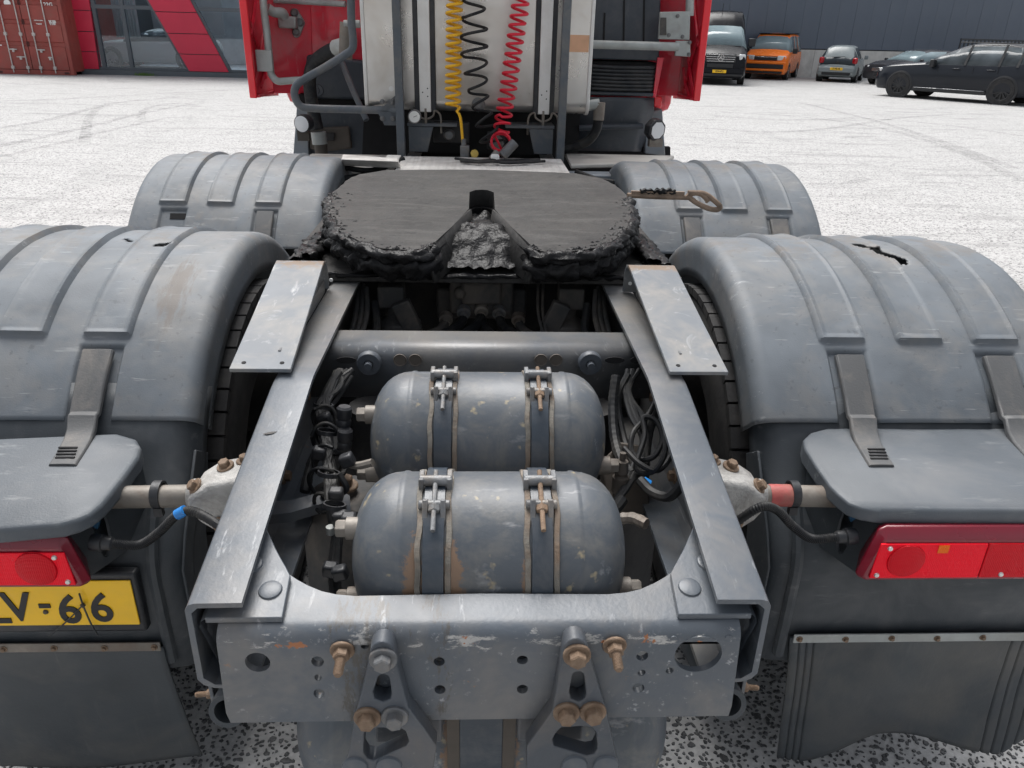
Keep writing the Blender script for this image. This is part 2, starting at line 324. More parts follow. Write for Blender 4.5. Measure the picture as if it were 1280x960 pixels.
# ================================================================== THE SETTING
def ground_material():
    m = bpy.data.materials.new('washed_concrete'); m.use_nodes = True; nt = m.node_tree; b = nt.nodes['Principled BSDF']
    geo = nd(nt, 'ShaderNodeNewGeometry'); pos = geo.outputs['Position']
    sep = nd(nt, 'ShaderNodeSeparateXYZ'); nt.links.new(pos, sep.inputs[0])
    # cement paste
    cem = mixc(nt, ramp(nt, noise_(nt, pos, 55, 5), .3, .7), (.355, .352, .346), (.53, .526, .518))
    cem = mixc(nt, math_(nt, 'MULTIPLY', ramp(nt, noise_(nt, pos, .7, 6, .65), .40, .72), .35), cem, (.40, .395, .385))
    # faint long tyre streaks over the yard
    st = ramp(nt, noise_(nt, pos, .55, 5, .6, (1, 5.5, 1), 1.2), .52, .66)
    cem = mixc(nt, math_(nt, 'MULTIPLY', st, .6), cem, (.25, .25, .245))
    st2 = ramp(nt, noise_(nt, pos, .35, 6, .7, (4.5, .8, 1), .6), .56, .66)
    cem = mixc(nt, math_(nt, 'MULTIPLY', st2, .45), cem, (.33, .33, .325))
    # exposed stones
    vo = nd(nt, 'ShaderNodeTexVoronoi', feature='DISTANCE_TO_EDGE'); vo.inputs['Scale'].default_value = 36; nt.links.new(pos, vo.inputs['Vector'])
    vc = nd(nt, 'ShaderNodeTexVoronoi', feature='F1'); vc.inputs['Scale'].default_value = 36; nt.links.new(pos, vc.inputs['Vector'])
    sc = nd(nt, 'ShaderNodeSeparateColor'); nt.links.new(vc.outputs['Color'], sc.inputs[0])
    fac = ramp(nt, vo.outputs['Distance'], .10, .17)
    fac = math_(nt, 'MULTIPLY', fac, ramp(nt, sc.outputs[0], .30, .32))
    stone = mixc(nt, sc.outputs[1], (.13, .13, .13), (.34, .335, .33))  # paler than the near stones; the open yard's brightness is put into this colour
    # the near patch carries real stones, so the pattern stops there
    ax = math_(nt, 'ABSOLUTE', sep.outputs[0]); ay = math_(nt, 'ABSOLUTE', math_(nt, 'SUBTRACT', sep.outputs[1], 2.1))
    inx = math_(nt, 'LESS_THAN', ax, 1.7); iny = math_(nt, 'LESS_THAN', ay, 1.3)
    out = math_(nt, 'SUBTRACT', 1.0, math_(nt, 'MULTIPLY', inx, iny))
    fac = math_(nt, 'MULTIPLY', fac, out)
    col = mixc(nt, fac, cem, stone)
    nt.links.new(col, b.inputs['Base Color']); b.inputs['Roughness'].default_value = .85; b.inputs['Specular IOR Level'].default_value = .3
    bp = nd(nt, 'ShaderNodeBump'); bp.inputs['Strength'].default_value = .5; bp.inputs['Distance'].default_value = .004
    nt.links.new(math_(nt, 'ADD', noise_(nt, pos, 70, 5), math_(nt, 'MULTIPLY', fac, -.6)), bp.inputs['Height']); nt.links.new(bp.outputs[0], b.inputs['Normal'])
    MATS['washed_concrete'] = m
ground_material()
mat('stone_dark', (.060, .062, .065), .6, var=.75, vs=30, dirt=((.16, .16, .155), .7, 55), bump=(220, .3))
g = MB(); g.add([(-150, -60, 0), (150, -60, 0), (150, 160, 0), (-150, 160, 0)], [(0, 1, 2, 3)])
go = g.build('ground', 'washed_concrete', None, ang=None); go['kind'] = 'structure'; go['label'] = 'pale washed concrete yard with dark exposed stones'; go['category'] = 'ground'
def mark_material():
    m = bpy.data.materials.new('tyre_mark'); m.use_nodes = True; nt = m.node_tree; b = nt.nodes['Principled BSDF']; b.inputs['Base Color'].default_value = (.16, .16, .158, 1); b.inputs['Roughness'].default_value = .9
    pos = nd(nt, 'ShaderNodeNewGeometry').outputs['Position']; f = math_(nt, 'MULTIPLY', ramp(nt, noise_(nt, pos, 5, 5, .8), .38, .68), .30); nt.links.new(f, b.inputs['Alpha']); MATS['tyre_mark'] = m
mark_material()
for k, (w_, pl) in enumerate(((.20, ((0, 160), (60, 150), (112, 136), (150, 128), (230, 121))), (.18, ((-20, 186), (60, 170), (120, 156), (180, 141), (240, 130))), (.14, ((0, 196), (70, 180), (150, 160), (215, 146))), (.16, ((105, 178), (108, 160), (112, 146), (122, 136), (140, 131))), (.16, ((178, 150), (176, 143), (182, 137), (196, 132), (230, 129), (250, 134))),
                            (.2, ((0, 126), (90, 123), (200, 117), (300, 112))), (.2, ((1000, 128), (1090, 150), (1180, 178), (1280, 215))), (.16, ((880, 160), (960, 165), (1040, 160), (1120, 148), (1200, 142))), (.2, ((900, 140), (1000, 146), (1100, 160), (1200, 190), (1290, 232))), (.18, ((1280, 170), (1180, 156), (1080, 148), (980, 150), (880, 144))), (.15, ((1010, 230), (1060, 228), (1090, 222))))):
    P = [at_z(*q, .004+.0005*k) for q in pl]; Q = [P[0]*2-P[1]]+P+[P[-1]*2-P[-2]]; C_ = []
    for i in range(1, len(Q)-2):
        for j in range(10):
            t = j/10; a, b, c, d = Q[i-1:i+3]; C_.append(.5*((2*b)+(c-a)*t+(2*a-5*b+4*c-d)*t*t+(3*b-a-3*c+d)*t**3))
    rows = []
    for i, p in enumerate(C_):
        d = (C_[min(i+1, len(C_)-1)]-C_[max(i-1, 0)]); nrm = Vector((-d.y, d.x, 0)).normalized()*w_/2; rows.append([p-nrm, p+nrm])
    mk = MB(); mk.grid(rows); mk.build('tyre_mark', 'tyre_mark', go, ang=None)
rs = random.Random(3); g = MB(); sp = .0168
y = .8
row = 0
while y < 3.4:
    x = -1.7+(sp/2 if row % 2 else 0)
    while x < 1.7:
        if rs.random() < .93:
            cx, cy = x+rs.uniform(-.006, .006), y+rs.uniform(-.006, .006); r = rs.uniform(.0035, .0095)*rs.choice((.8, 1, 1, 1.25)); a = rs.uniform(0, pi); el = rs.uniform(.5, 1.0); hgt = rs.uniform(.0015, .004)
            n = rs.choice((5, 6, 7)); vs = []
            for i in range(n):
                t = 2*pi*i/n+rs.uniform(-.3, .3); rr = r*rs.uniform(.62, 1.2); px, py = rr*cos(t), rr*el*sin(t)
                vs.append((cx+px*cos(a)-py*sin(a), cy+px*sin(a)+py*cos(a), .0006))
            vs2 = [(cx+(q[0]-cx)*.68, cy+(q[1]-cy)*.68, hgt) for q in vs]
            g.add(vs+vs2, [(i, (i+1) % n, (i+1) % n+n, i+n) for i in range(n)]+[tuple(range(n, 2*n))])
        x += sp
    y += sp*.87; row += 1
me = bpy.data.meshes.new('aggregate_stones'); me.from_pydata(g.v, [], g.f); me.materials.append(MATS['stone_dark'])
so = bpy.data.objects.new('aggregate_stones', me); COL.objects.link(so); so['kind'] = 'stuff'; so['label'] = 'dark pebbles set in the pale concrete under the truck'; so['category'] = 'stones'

# ------------------------------------------------------------------ dark warehouse behind the parked vehicles
mat('cladding', (.095, .118, .155), .55, var=.06, vs=.4, dirt=((.11, .13, .16), .5, .5))
mat('plinth_concrete', (.56, .55, .52), .85, var=.10, vs=1.5, dirt=((.30, .29, .27), .5, 1.2))
mat('cladding_core', (.02, .024, .03), .7)
A0 = Vector((15.84, 40.9, 0)); ta = radians(20); du = Vector((cos(ta), sin(ta), 0)); dn = Vector((sin(ta), -cos(ta), 0))
wh = thing('warehouse', 'large dark slate blue warehouse wall with pale concrete plinth behind parked cars', 'building', A0+du*8, 0, world=True)
R20 = Matrix.Rotation(ta, 3, 'Z')
MB().box(A0+du*8-dn*1.55+Vector((0, 0, 4.6)), (38, 3, 9.2), R20).build('core_wall', 'cladding_core', wh)
pw = 1.1
pm = MB().box((0, 0, 0), (pw-.012, .05, 7.9)).mesh('cladding_panel', 'cladding')
for i in range(34):
    o = bpy.data.objects.new('cladding_panel', pm); link(o, wh); o.matrix_basis = Matrix.Translation(A0+du*(-10.5+i*pw)+dn*(-.02+.004*(i % 2))+Vector((0, 0, 1.31+3.95))) @ R20.to_4x4()
qm = MB().box((0, 0, 0), (2.98, .12, 1.26)).mesh('plinth_panel', 'plinth_concrete')
for i in range(12):
    o = bpy.data.objects.new('plinth_panel', qm); link(o, wh); o.matrix_basis = Matrix.Translation(A0+du*(-9.5+i*3)+dn*.01+Vector((0, 0, .63))) @ R20.to_4x4()
# black steel rack standing against the wall
mat('black_steel', (.018, .02, .024), .5)
rk0 = at_y(1202, 62, 41.0); rk = thing('steel_rack', 'black slatted steel rack leaning on the dark wall behind the suv', 'rack', (rk0.x, rk0.y, 0), 0, world=True)
for z in (.35, 1.02, 1.92): MB().box(rk0+Vector((3.2, 1.2, z-rk0.z)), (7.2, .06, .07), R20).build('rail', 'black_steel', rk)
sm = MB().box((0, 0, 0), (.09, .04, 1.9)).mesh('slat', 'black_steel')
for i in range(26):
    o = bpy.data.objects.new('slat', sm); link(o, rk); o.matrix_basis = Matrix.Translation(rk0+Vector((3.2, 1.2, .97-rk0.z))+R20 @ Vector((-3.5+i*.28, .05, 0))) @ R20.to_4x4()

# ------------------------------------------------------------------ showroom with slanted red bands
mat('panel_red', (.56, .022, .060), .45, var=.06, vs=1)
mat('frame_grey', (.085, .10, .115), .5, var=.08)
mat('curtain', (.50, .51, .50), .8, var=.1, vs=1)
mat('inner_wall', (.60, .61, .62), .8, var=.2, vs=1)
mat('inner_floor', (.20, .20, .21), .6)
def glass_mat(name, tint, gl=.22, col=(.9, .95, 1)):
    m = bpy.data.materials.new(name); m.use_nodes = True; nt = m.node_tree; nt.nodes.remove(nt.nodes['Principled BSDF'])
    t = nd(nt, 'ShaderNodeBsdfTransparent'); t.inputs[0].default_value = (*tint, 1); gl_ = nd(nt, 'ShaderNodeBsdfGlossy'); gl_.inputs['Roughness'].default_value = .02; gl_.inputs[0].default_value = (*col, 1)
    fr = nd(nt, 'ShaderNodeFresnel'); fr.inputs[0].default_value = 1.5; f = math_(nt, 'ADD', fr.outputs[0], gl)
    mx = nd(nt, 'ShaderNodeMixShader'); nt.links.new(f, mx.inputs[0]); nt.links.new(t.outputs[0], mx.inputs[1]); nt.links.new(gl_.outputs[0], mx.inputs[2])
    nt.links.new(mx.outputs[0], nt.nodes['Material Output'].inputs[0]); MATS[name] = m
glass_mat('shop_glass', (.80, .86, .90), .02)
SY = 29.4
def sx(px, py): p = at_y(px, py, SY); return p.x, p.z
sh = thing('showroom', 'showroom front with slanted red panel bands and large grey framed windows', 'building', (-9.5, SY, 0), 0, world=True)
def strip(l0, l1, r0, r1, zs, y0, y1, name, mname, gap=.012):
    """leaning strip: left edge through l0,l1 and right edge through r0,r1 (x,z), cut at heights zs"""
    def ex(a, b, z): return a[0]+(b[0]-a[0])*(z-a[1])/(b[1]-a[1])
    for z0, z1 in zip(zs, zs[1:]):
        a, b = z0+gap, z1-gap
        pts = [(ex(l0, l1, a), y0, a), (ex(r0, r1, a), y0, a), (ex(r0, r1, b), y0, b), (ex(l0, l1, b), y0, b)]
        MB().prism(pts, (0, y1-y0, 0)).build(name, mname, sh)
zj = [.17, sx(110, 64.5)[1], sx(110, 39.4)[1], sx(110, 13)[1]]; st_ = zj[2]-zj[1]; zj += [zj[-1]+st_*k for k in (1, 2, 3)]
colL0, colL1 = sx(104, 92), sx(88, 0); colR0, colR1 = sx(125, 90), sx(112, 0)
strip(colL0, colL1, colR0, colR1, zj, SY-.06, SY+.2, 'red_panel', 'panel_red')
bl0, bl1, br0, br1 = sx(240, 93), sx(186, 0), sx(288, 93), sx(238, 0)
zk = [.17]+[sx(230, v)[1] for v in (67.5, 42, 15.5)]; st_ = zk[2]-zk[1]; zk += [zk[-1]+st_*k for k in (1, 2, 3)]
strip(bl0, bl1, br0, br1, zk, SY-.08, SY+.18, 'red_panel', 'panel_red')
off = br0[0]-bl0[0]
sh2 = [(p[0]+3.9, p[1]) for p in (bl0, bl1, br0, br1)]
strip(*sh2, zk, SY-.08, SY+.18, 'red_panel', 'panel_red')
for q_ in ((bl0, bl1, br0, br1), sh2, (colL0, colL1, colR0, colR1)): strip(*q_, [.17, zk[-1]], SY+.0, SY+.05, 'panel_backing', 'frame_grey')
x0, x1 = colL0[0], -1.0
MB().b2(x0, x1, SY-.1, SY+.3, 0, .165).build('base_strip', 'frame_grey', sh)
MB().b2(x0-.4, x1, SY, SY+.3, 4.5, 5.4).build('fascia', 'frame_grey', sh)
# mullions and transoms
mx0 = sx(159, 50)[0]
for x in (mx0, sx(122, 45)[0]+.03, -6.2, -4.4, -2.5):
    MB().b2(x-.06, x+.06, SY+.0, SY+.12, .165, 4.5).build('mullion', 'frame_grey', sh)
zt_ = sx(160, 9)[1]
MB().b2(colR0[0]-.2, x1, SY+.005, SY+.115, zt_-.06, zt_+.06).build('transom', 'frame_grey', sh)
MB().b2(colR0[0]-.2, x1, SY+.005, SY+.115, .17, .25).build('sill', 'frame_grey', sh)
# the dark frame edges of the slanted band
for (a, b, dx) in ((bl0, bl1, -.10), (br0, br1, .10)):
    k = (b[0]-a[0])/(b[1]-a[1]); e = [(a[0]+k*(z-a[1])+min(dx, 0), SY-.02, z) for z in (.17, 4.5)]+[(a[0]+k*(z-a[1])+max(dx, 0), SY-.02, z) for z in (4.5, .17)]
    MB().prism(e, (0, .1, 0)).build('band_frame', 'frame_grey', sh)
for xa, xb in ((colR0[0]-.3, mx0-.06), (mx0+.06, -6.26), (-6.14, -4.46), (-4.34, -2.56)):
    MB().b2(xa, xb, SY+.055, SY+.063, .25, zt_-.06).build('window_pane', 'shop_glass', sh)
    MB().b2(xa, xb, SY+.055, SY+.063, zt_+.06, 4.5).build('window_pane', 'shop_glass', sh)
MB().b2(x0, x1, SY+.3, SY+7, .12, .16).build('floor_slab', 'inner_floor', sh)
MB().b2(x0, x1, SY+7, SY+7.2, .16, 5).build('back_wall', 'inner_wall', sh)
MB().b2(x0-.2, x0, SY+.3, SY+7.2, 0, 5).build('end_wall', 'frame_grey', sh)
MB().b2(x0, x1, SY+.3, SY+7.2, 5, 5.02).build('daylight_roof', 'shop_glass', sh)  # unseen roof, made of glass to let daylight brighten the room
cu = MB(); xa, xb = sx(126, 40)[0], sx(153, 40)[0]+.1
cu.grid([[(xa+(xb-xa)*i/40, SY+1.2+.04*sin(i*1.3), z) for z in (1.2, 3.4)] for i in range(41)]); cu.build('blind', 'curtain', sh, solid=.01)
MB().b2(sx(160, 40)[0], sx(206, 40)[0]+.4, SY+5.4, SY+5.5, 1.3, 3.6).build('blind', 'curtain', sh)
# a few weeds at the foot of the window
mat('weed_green', (.09, .17, .03), .7, var=.3, vs=20)
wx_ = at_z(183, 94.5, 0); wd = MB(); rw = random.Random(5)
for i in range(70):
    bx, by = wx_.x+rw.gauss(0, .16), SY-.14+rw.uniform(-.04, .02); h = rw.uniform(.05, .13); dx, dy = rw.uniform(-.07, .07), rw.uniform(-.06, .02)
    wd.add([(bx-.006, by, 0), (bx+.006, by, 0), (bx+dx*.5+.008, by+dy*.5, h*.6), (bx+dx, by+dy, h), (bx+dx*.5-.008, by+dy*.5, h*.6)], [(0, 1, 2, 4), (4, 2, 3)])
wo = wd.build('weeds', 'weed_green', None, ang=None); wo['kind'] = 'stuff'; wo['label'] = 'small tuft of green weeds at the foot of the showroom window'; wo['category'] = 'weeds'

# ------------------------------------------------------------------ red shipping container
mat('container_red', (.30, .060, .048), .6, var=.12, vs=1.5, dirt=((.22, .10, .08), .5, 2), bump=(30, .1))
mat('container_dark', (.07, .016, .014), .6)
mat('bar_galv', (.50, .47, .45), .5, metal=.2, var=.15)
CY_ = 28.5; cxl, cxr = -16.46, at_y(92, 90, CY_).x+.02
ct = thing('shipping_container', 'brown red shipping container with four galvanised locking bars on its doors', 'container', ((cxl+cxr)/2, CY_, 0), 0, world=True)
CW = cxr-cxl
body = MB(); body.b2(cxl+.03, cxr-.03, CY_+.14, CY_+6.0, .12, 2.55)
body.build('body', 'container_red', ct)
cm = (cxl+cxr)/2
for xa in (cxl, cxr-.13): MB().b2(xa, xa+.13, CY_+.0, CY_+.16, 0, 2.6).build('corner_post', 'container_red', ct, bevel=.012)
# corrugated flank
cg = MB(); cg.grid([[(cxr-.06+(.035 if (i//2) % 2 else 0), CY_+.16+i*.07, z) for z in (.1, 2.5)] for i in range(82)]); cg.build('side_sheet', 'container_red', ct, ang=None)
MB().b2(cxl+.131, cxr-.131, CY_-.004, CY_+.15, .0, .15).build('sill', 'container_red', ct, bevel=.01)
MB().b2(cxl+.131, cxr-.131, CY_, CY_+.15, 2.45, 2.6).build('header', 'container_red', ct, bevel=.01)
for xa in (cxl+.16, cxr-.32): MB().b2(xa, xa+.16, CY_-.007, CY_-.002, .03, .10).build('fork_pocket', 'container_dark', ct)
for sgn, xa, xb in ((-1, cxl+.14, cm-.01), (1, cm+.01, cxr-.14)):
    d = MB(); zs = [.165]
    for zc in (.95, 1.62, 2.2): zs += [zc-.09, zc-.06, zc+.06, zc+.09]
    zs.append(2.43)
    P = []
    for i, z in enumerate(zs):
        yy = CY_+.05 if (i % 4 in (2, 3) and i > 0 and i < len(zs)-1) else CY_+.015
        P.append([(xa, yy, z), (xb, yy, z)])
    d.grid(P); dd = d.build('door', 'container_red', ct, ang=None, solid=.02)
    MB().b2(xb-.03 if sgn < 0 else xa, xb if sgn < 0 else xa+.03, CY_+.0, CY_+.012, .17, 2.42).build('door_gasket', 'container_dark', dd)
for i, px in enumerate((8, 27, 43, 61)):
    x = at_y(px, 45, CY_).x; b_ = MB(); b_.cyl((x, CY_-.04, .06), (x, CY_-.04, 2.56), .019, 10)
    bar = b_.build('lock_bar', 'bar_galv', ct)
    for z in (.22, 1.25, 2.35): MB().b2(x-.05, x+.05, CY_-.06, CY_+.014, z-.05, z+.05).build('bar_bracket', 'bar_galv', bar, bevel=.01)
    dxh = .28 if i % 2 == 0 else -.28; zz = .78 if i % 2 == 0 else .55
    if i == 3: dxh = -.14
    hd = MB(); hd.box((x+dxh/2, CY_-.065, zz), (abs(dxh), .02, .035)); hd.box((x+dxh*.55, CY_-.06, zz-.03), (.07, .04, .11)); hd.build('handle', 'bar_galv', bar, bevel=.006)
def ctext(t, px, py, size, sx_=1): p = at_y(px, py, CY_+.008); put_text(t, size, ct, (p.x, CY_+.010, p.z), (1, 0, 0), (0, 0, 1), 'sticker_white', depth=.001, bold=.004, sx=sx_)
ctext('22G', 60, 6, .17)
for i, (a, b_) in enumerate((('MAX.GR.', '30.480'), ('TARE', '2.230'), ('PAYLOAD', '28.250'), ('CU.CAP.', '33.2'))): ctext(a, 48+i*.8, 25+i*5.4, .075); ctext(b_, 64.5+i*1.3, 25+i*5.4, .085); ctext(b_, 65.5+i*1.3, 27.7+i*5.4, .085)
p = at_y(9, 4, CY_+.01); MB().cyl((p.x, CY_+.012, p.z), (p.x, CY_+.006, p.z), .11, 20).build('round_sticker', 'sticker_white', ct)
p = at_y(1, 61, CY_+.01); MB().b2(p.x-.1, p.x+.06, CY_+.006, CY_+.012, p.z-.13, p.z+.13).build('sticker', 'sticker_white', ct)
p = at_y(77, 82.5, CY_+.01); MB().plate(circ((0, 0), .085, 18, .045), [], (p.x, CY_+.012, p.z), (1, 0, 0), (0, 0, 1), (0, -1, 0), .003).build('sticker', 'sticker_white', ct)
MB().plate(circ((0, 0), .03, 12, .02), [], (p.x+.02, CY_+.008, p.z), (1, 0, 0), (0, 0, 1), (0, -1, 0), .003).build('sticker_mark', 'blue_clip', ct)
# a dark parcel of shadowy gear between the container and the showroom
gx = at_z(96, 92, 0).x; gb = thing('storage_cage', 'small dark cage between the red container and the showroom', 'cage', (gx, CY_+.7, 0), 0, world=True)
MB().b2(gx-.16, gx+.14, CY_+.55, CY_+1.1, .04, .62).build('box', 'black_steel', gb, bevel=.02)
MB().tube([(gx-.2, CY_+.45, .02), (gx-.2, CY_+.45, .66), (gx+.16, CY_+.45, .66), (gx+.16, CY_+.45, .02)], .016, 8, smooth=False).build('rail', 'bar_galv', gb)
# ================================================================== PARKED VEHICLES
def paint(name, col, rough=.25): mat(name, col, rough, var=.04, vs=1, coat=0, spec=.5, ior=1.38)
paint('paint_black', (.012, .013, .016)); MATS['paint_black'].node_tree.nodes['Principled BSDF'].inputs['IOR'].default_value = 1.22; paint('paint_orange', (.88, .20, .022)); paint('paint_silver', (.24, .27, .275)); paint('paint_dark', (.03, .03, .034)); paint('paint_light', (.42, .42, .40)); paint('paint_suv', (.014, .017, .023), .22)
mat('trim_black', (.016, .017, .019), .5); mat('chrome', (.62, .62, .62), .18, metal=.9, var=.03); mat('rim_silver', (.42, .43, .44), .35, metal=.6); mat('rim_black', (.018, .019, .021), .3)
mat('car_glass', (.040, .050, .058), .08, spec=.5, ior=1.24, var=.05); mat('car_glass_light', (.20, .26, .28), .08, spec=.5, ior=1.3, var=.1, vs=2)
mat('suv_glass', (.085, .10, .11), .10, spec=.5, ior=1.24, var=.5, vs=1.2); mat('head_lamp', (.62, .63, .63), .12, spec=.8, var=.1); mat('lamp_red', (.40, .008, .014), .2, spec=.7); mat('lamp_amber', (.55, .12, .01), .3)
def wheel(parent, x, y, r, w, sgn, rim='rim_silver', spokes=10):
    t = MB(); t.lathe([(r*.66, -w/2), (r*.93, -w/2), (r, -w*.36), (r, w*.36), (r*.93, w/2), (r*.66, w/2)], (x, y, r), (sgn, 0, 0), 32)
    to = t.build('wheel', 'tyre_rubber', parent)
    q = MB(); q.lathe([(0, w*.28), (r*.62, w*.22), (r*.665, w*.46), (r*.69, w*.46), (r*.69, -w*.4), (0, -w*.4)], (x, y, r), (sgn, 0, 0), 24); q.build('rim', 'trim_black', to)
    s = MB()
    for i in range(spokes):
        a = 2*pi*i/spokes; R = Matrix.Rotation(a, 3, 'X'); s.box(Vector((x+sgn*w*.36, y, r))+R @ Vector((0, 0, r*.36)), (.03, r*.10, r*.56), R)
    s.lathe([(0, w*.44), (r*.13, w*.42), (r*.16, w*.3)], (x, y, r), (sgn, 0, 0), 16); s.lathe([(r*.62, w*.42), (r*.665, w*.47), (r*.69, w*.44)], (x, y, r), (sgn, 0, 0), 28)
    s.build('spokes', rim, to)
def car(name, label, cat, loc, rotz, st, flags, body, W2, wheels, r, glass='car_glass', rim='rim_silver', group='vehicles parked in the yard', arch='trim_black', zmid=.62):
    """st: stations (y, z_sill, z_belt, z_top, w_sill, w_belt, w_top); front at -y. flags per gap: b body, w windscreen, s side window, r roof glass line"""
    t = thing(name, label, cat, loc, rotz, group)
    def sec(q):
        y, zs, zb, zt, ws, wb, wt = q; zt = max(zt, zb+.015); hb = zb-zs
        h = [(ws*.90, zs), (ws, zs+.10*hb/.6), (ws+(wb-ws)*.5+.025, zs+hb*zmid), (wb, zb-.02), (wb-.015, zb), (wt, zb+(zt-zb)*.86), (wt-.10, zt-.01), (wt*.45, zt+.015), (0, zt+.02)]
        return [(x, y, z) for x, z in h]+[(-x, y, z) for x, z in h[-2::-1]]
    # refine stations
    B = MB(); G = MB(); secs = [sec(q) for q in st]; n = len(secs[0])
    for i, f in enumerate(flags):
        a, b = secs[i], secs[i+1]
        for j in range(n-1):
            jj = j if j < 8 else 15-j
            if (f == 's' and jj == 4) or (f == 'w' and jj in (5, 6, 7)) or (f == 'q' and jj in (4, 5, 6, 7)): G.add([a[j], a[j+1], b[j+1], b[j]], [(0, 1, 2, 3)])
            else: B.add([a[j], a[j+1], b[j+1], b[j]], [(0, 1, 2, 3)])
    B.add(secs[0], [tuple(range(n))]); B.add(secs[-1], [tuple(range(n))[::-1]])
    for i in range(len(st)-1):
        a, b = secs[i], secs[i+1]; B.add([a[0], a[-1], b[-1], b[0]], [(0, 1, 2, 3)])
    bo = B.build('body', body, t, ang=38); bo.data.materials[0] = MATS[body]
    go_ = G.build('windows', glass, t, ang=30, solid=.012)
    for y in wheels:
        for s in (-1, 1):
            wt_ = .24
            a = MB(); a.lathe([(r*1.0, .0), (r*1.16, 0), (r*1.15, .035), (r*1.05, .05), (r*.5, -.04)], (s*(W2-.035), y, r*1.02), (s, 0, 0), 30); a.build('wheel_arch', arch, t)
            wheel(t, s*(W2-.11), y, r, wt_, s, rim)
    return t
def lampbox(t, name, mname, x, y, z, sx, sy, sz, rz=0, rx=0): return MB().box((x, y, z), (sx, sy, sz), Matrix.Rotation(rz, 3, 'Z') @ Matrix.Rotation(rx, 3, 'X')).build(name, mname, t, bevel=min(sx, sy, sz)*.3, ang=40)
def nplate(t, y, z, out, chars, rx=0):
    pl = MB().b2(-.26, .26, y, y+out*.015, z-.055, z+.055).build('number_plate', 'plate_yellow', t)
    put_text(chars, .10, pl, (0, y+out*.017, z), (1 if out < 0 else -1, 0, 0), (0, 0, 1), 'plate_black', 'plate_characters', .001, .003, .8)
def mirrors(t, x, y, z, mname, s=1.0):
    for k in (-1, 1): m_ = MB().box((k*x, y, z), (.16*s, .10*s, .17*s)).build('mirror', mname, t, bevel=.03)

# --- large dark suv, side on
suv = car('suv', 'glossy black suv with black wheels, parked side on nearest the camera', 'car', (15.84, 26.34, 0), radians(217.2), [
    (-2.60, .44, .70, .72, .58, .56, .46), (-2.55, .32, .80, .84, .76, .72, .60), (-2.40, .25, .89, .94, .89, .84, .72), (-2.05, .24, .96, 1.02, .97, .91, .78), (-1.55, .24, 1.01, 1.08, .99, .94, .81), (-1.05, .24, 1.05, 1.12, .995, .955, .82),
    (-.92, .24, 1.06, 1.15, .995, .96, .80), (-.45, .24, 1.07, 1.41, .995, .96, .73), (-.02, .24, 1.075, 1.60, .995, .96, .68), (.28, .24, 1.08, 1.685, .995, .96, .66), (.36, .24, 1.08, 1.70, .995, .96, .655), (.85, .24, 1.085, 1.738, .995, .96, .65), (1.28, .24, 1.09, 1.735, .995, .96, .65), (1.36, .24, 1.09, 1.73, .995, .96, .65), (1.75, .24, 1.12, 1.695, .995, .95, .64), (2.05, .24, 1.20, 1.645, .995, .94, .62), (2.30, .26, 1.24, 1.52, .98, .92, .60), (2.50, .30, 1.16, 1.26, .94, .89, .62), (2.60, .38, 1.0, 1.02, .82, .78, .58)],
    'bbbbbbqsssssssssbb', 'paint_suv', 1.0, (-1.6, 1.6), .385, rim='rim_black', glass='suv_glass')
for s in (-1, 1):
    for y, z1 in ((.33, 1.66), (1.33, 1.69), (1.85, 1.64)): MB().prism([(s*.965, y-.035, 1.07), (s*.965, y+.035, 1.07), (s*.70, y+.05, z1), (s*.70, y-.02, z1)], (s*.012, 0, .004)).build('pillar', 'trim_black', suv)
lampbox(suv, 'headlight', 'head_lamp', .70, -2.40, .84, .34, .20, .11, .5); lampbox(suv, 'headlight', 'head_lamp', -.70, -2.40, .84, .34, .20, .11, -.5); MB().box((0, -2.585, .70), (.7, .05, .26)).build('grille', 'trim_black', suv, bevel=.02)
mirrors(suv, 1.04, -.62, 1.10, 'trim_black', 1.4)
for s in (-1, 1):
    lampbox(suv, 'side_skirt', 'trim_black', s*.985, 0, .30, .05, 2.3, .12); lampbox(suv, 'trim_strip', 'chrome', s*.995, 0, .345, .025, 2.2, .03)
    for y in (.02, 1.05): lampbox(suv, 'door_handle', 'paint_suv', s*.99, y+.1, .96, .035, .24, .04)
    for y in (-.45, .62, 1.35): MB().box((s*.988, y, .70), (.012, .008, .66)).build('door_seam', 'trim_black', suv)
    pass
lampbox(suv, 'roof_rail', 'trim_black', .60, .9, 1.735, .03, 2.0, .03); lampbox(suv, 'roof_rail', 'trim_black', -.60, .9, 1.735, .03, 2.0, .03)
# --- silver hatchback, rear to the camera
yx = at_z(1041, 103, 0)
hat = car('hatchback', 'small silver grey hatchback showing its rear end between the orange van and the suv', 'car', (yx.x+1.05, yx.y+1.75, 0), radians(150), [
    (-1.90, .35, .66, .70, .60, .58, .5), (-1.80, .22, .78, .82, .76, .72, .62), (-1.2, .2, .92, .98, .84, .80, .68), (-.95, .2, .95, 1.04, .845, .81, .68), (-.25, .2, .97, 1.42, .845, .81, .58), (.0, .2, .97, 1.50, .845, .81, .57), (.15, .2, .97, 1.515, .845, .81, .57), (.75, .2, .98, 1.51, .845, .81, .57), (.85, .2, .98, 1.505, .845, .81, .57), (1.35, .2, 1.0, 1.47, .84, .80, .57), (1.50, .2, 1.0, 1.42, .84, .79, .57), (1.78, .25, .98, 1.02, .82, .76, .60), (1.86, .27, .70, .72, .80, .74, .6), (1.93, .33, .60, .62, .72, .70, .6)],
    'bbbbqssbsbsqbb'[:13], 'paint_silver', .85, (-1.2, 1.2), .30, glass='car_glass')
bo = MB().b2(-.58, .58, 1.55, 1.76, 1.07, 1.40)
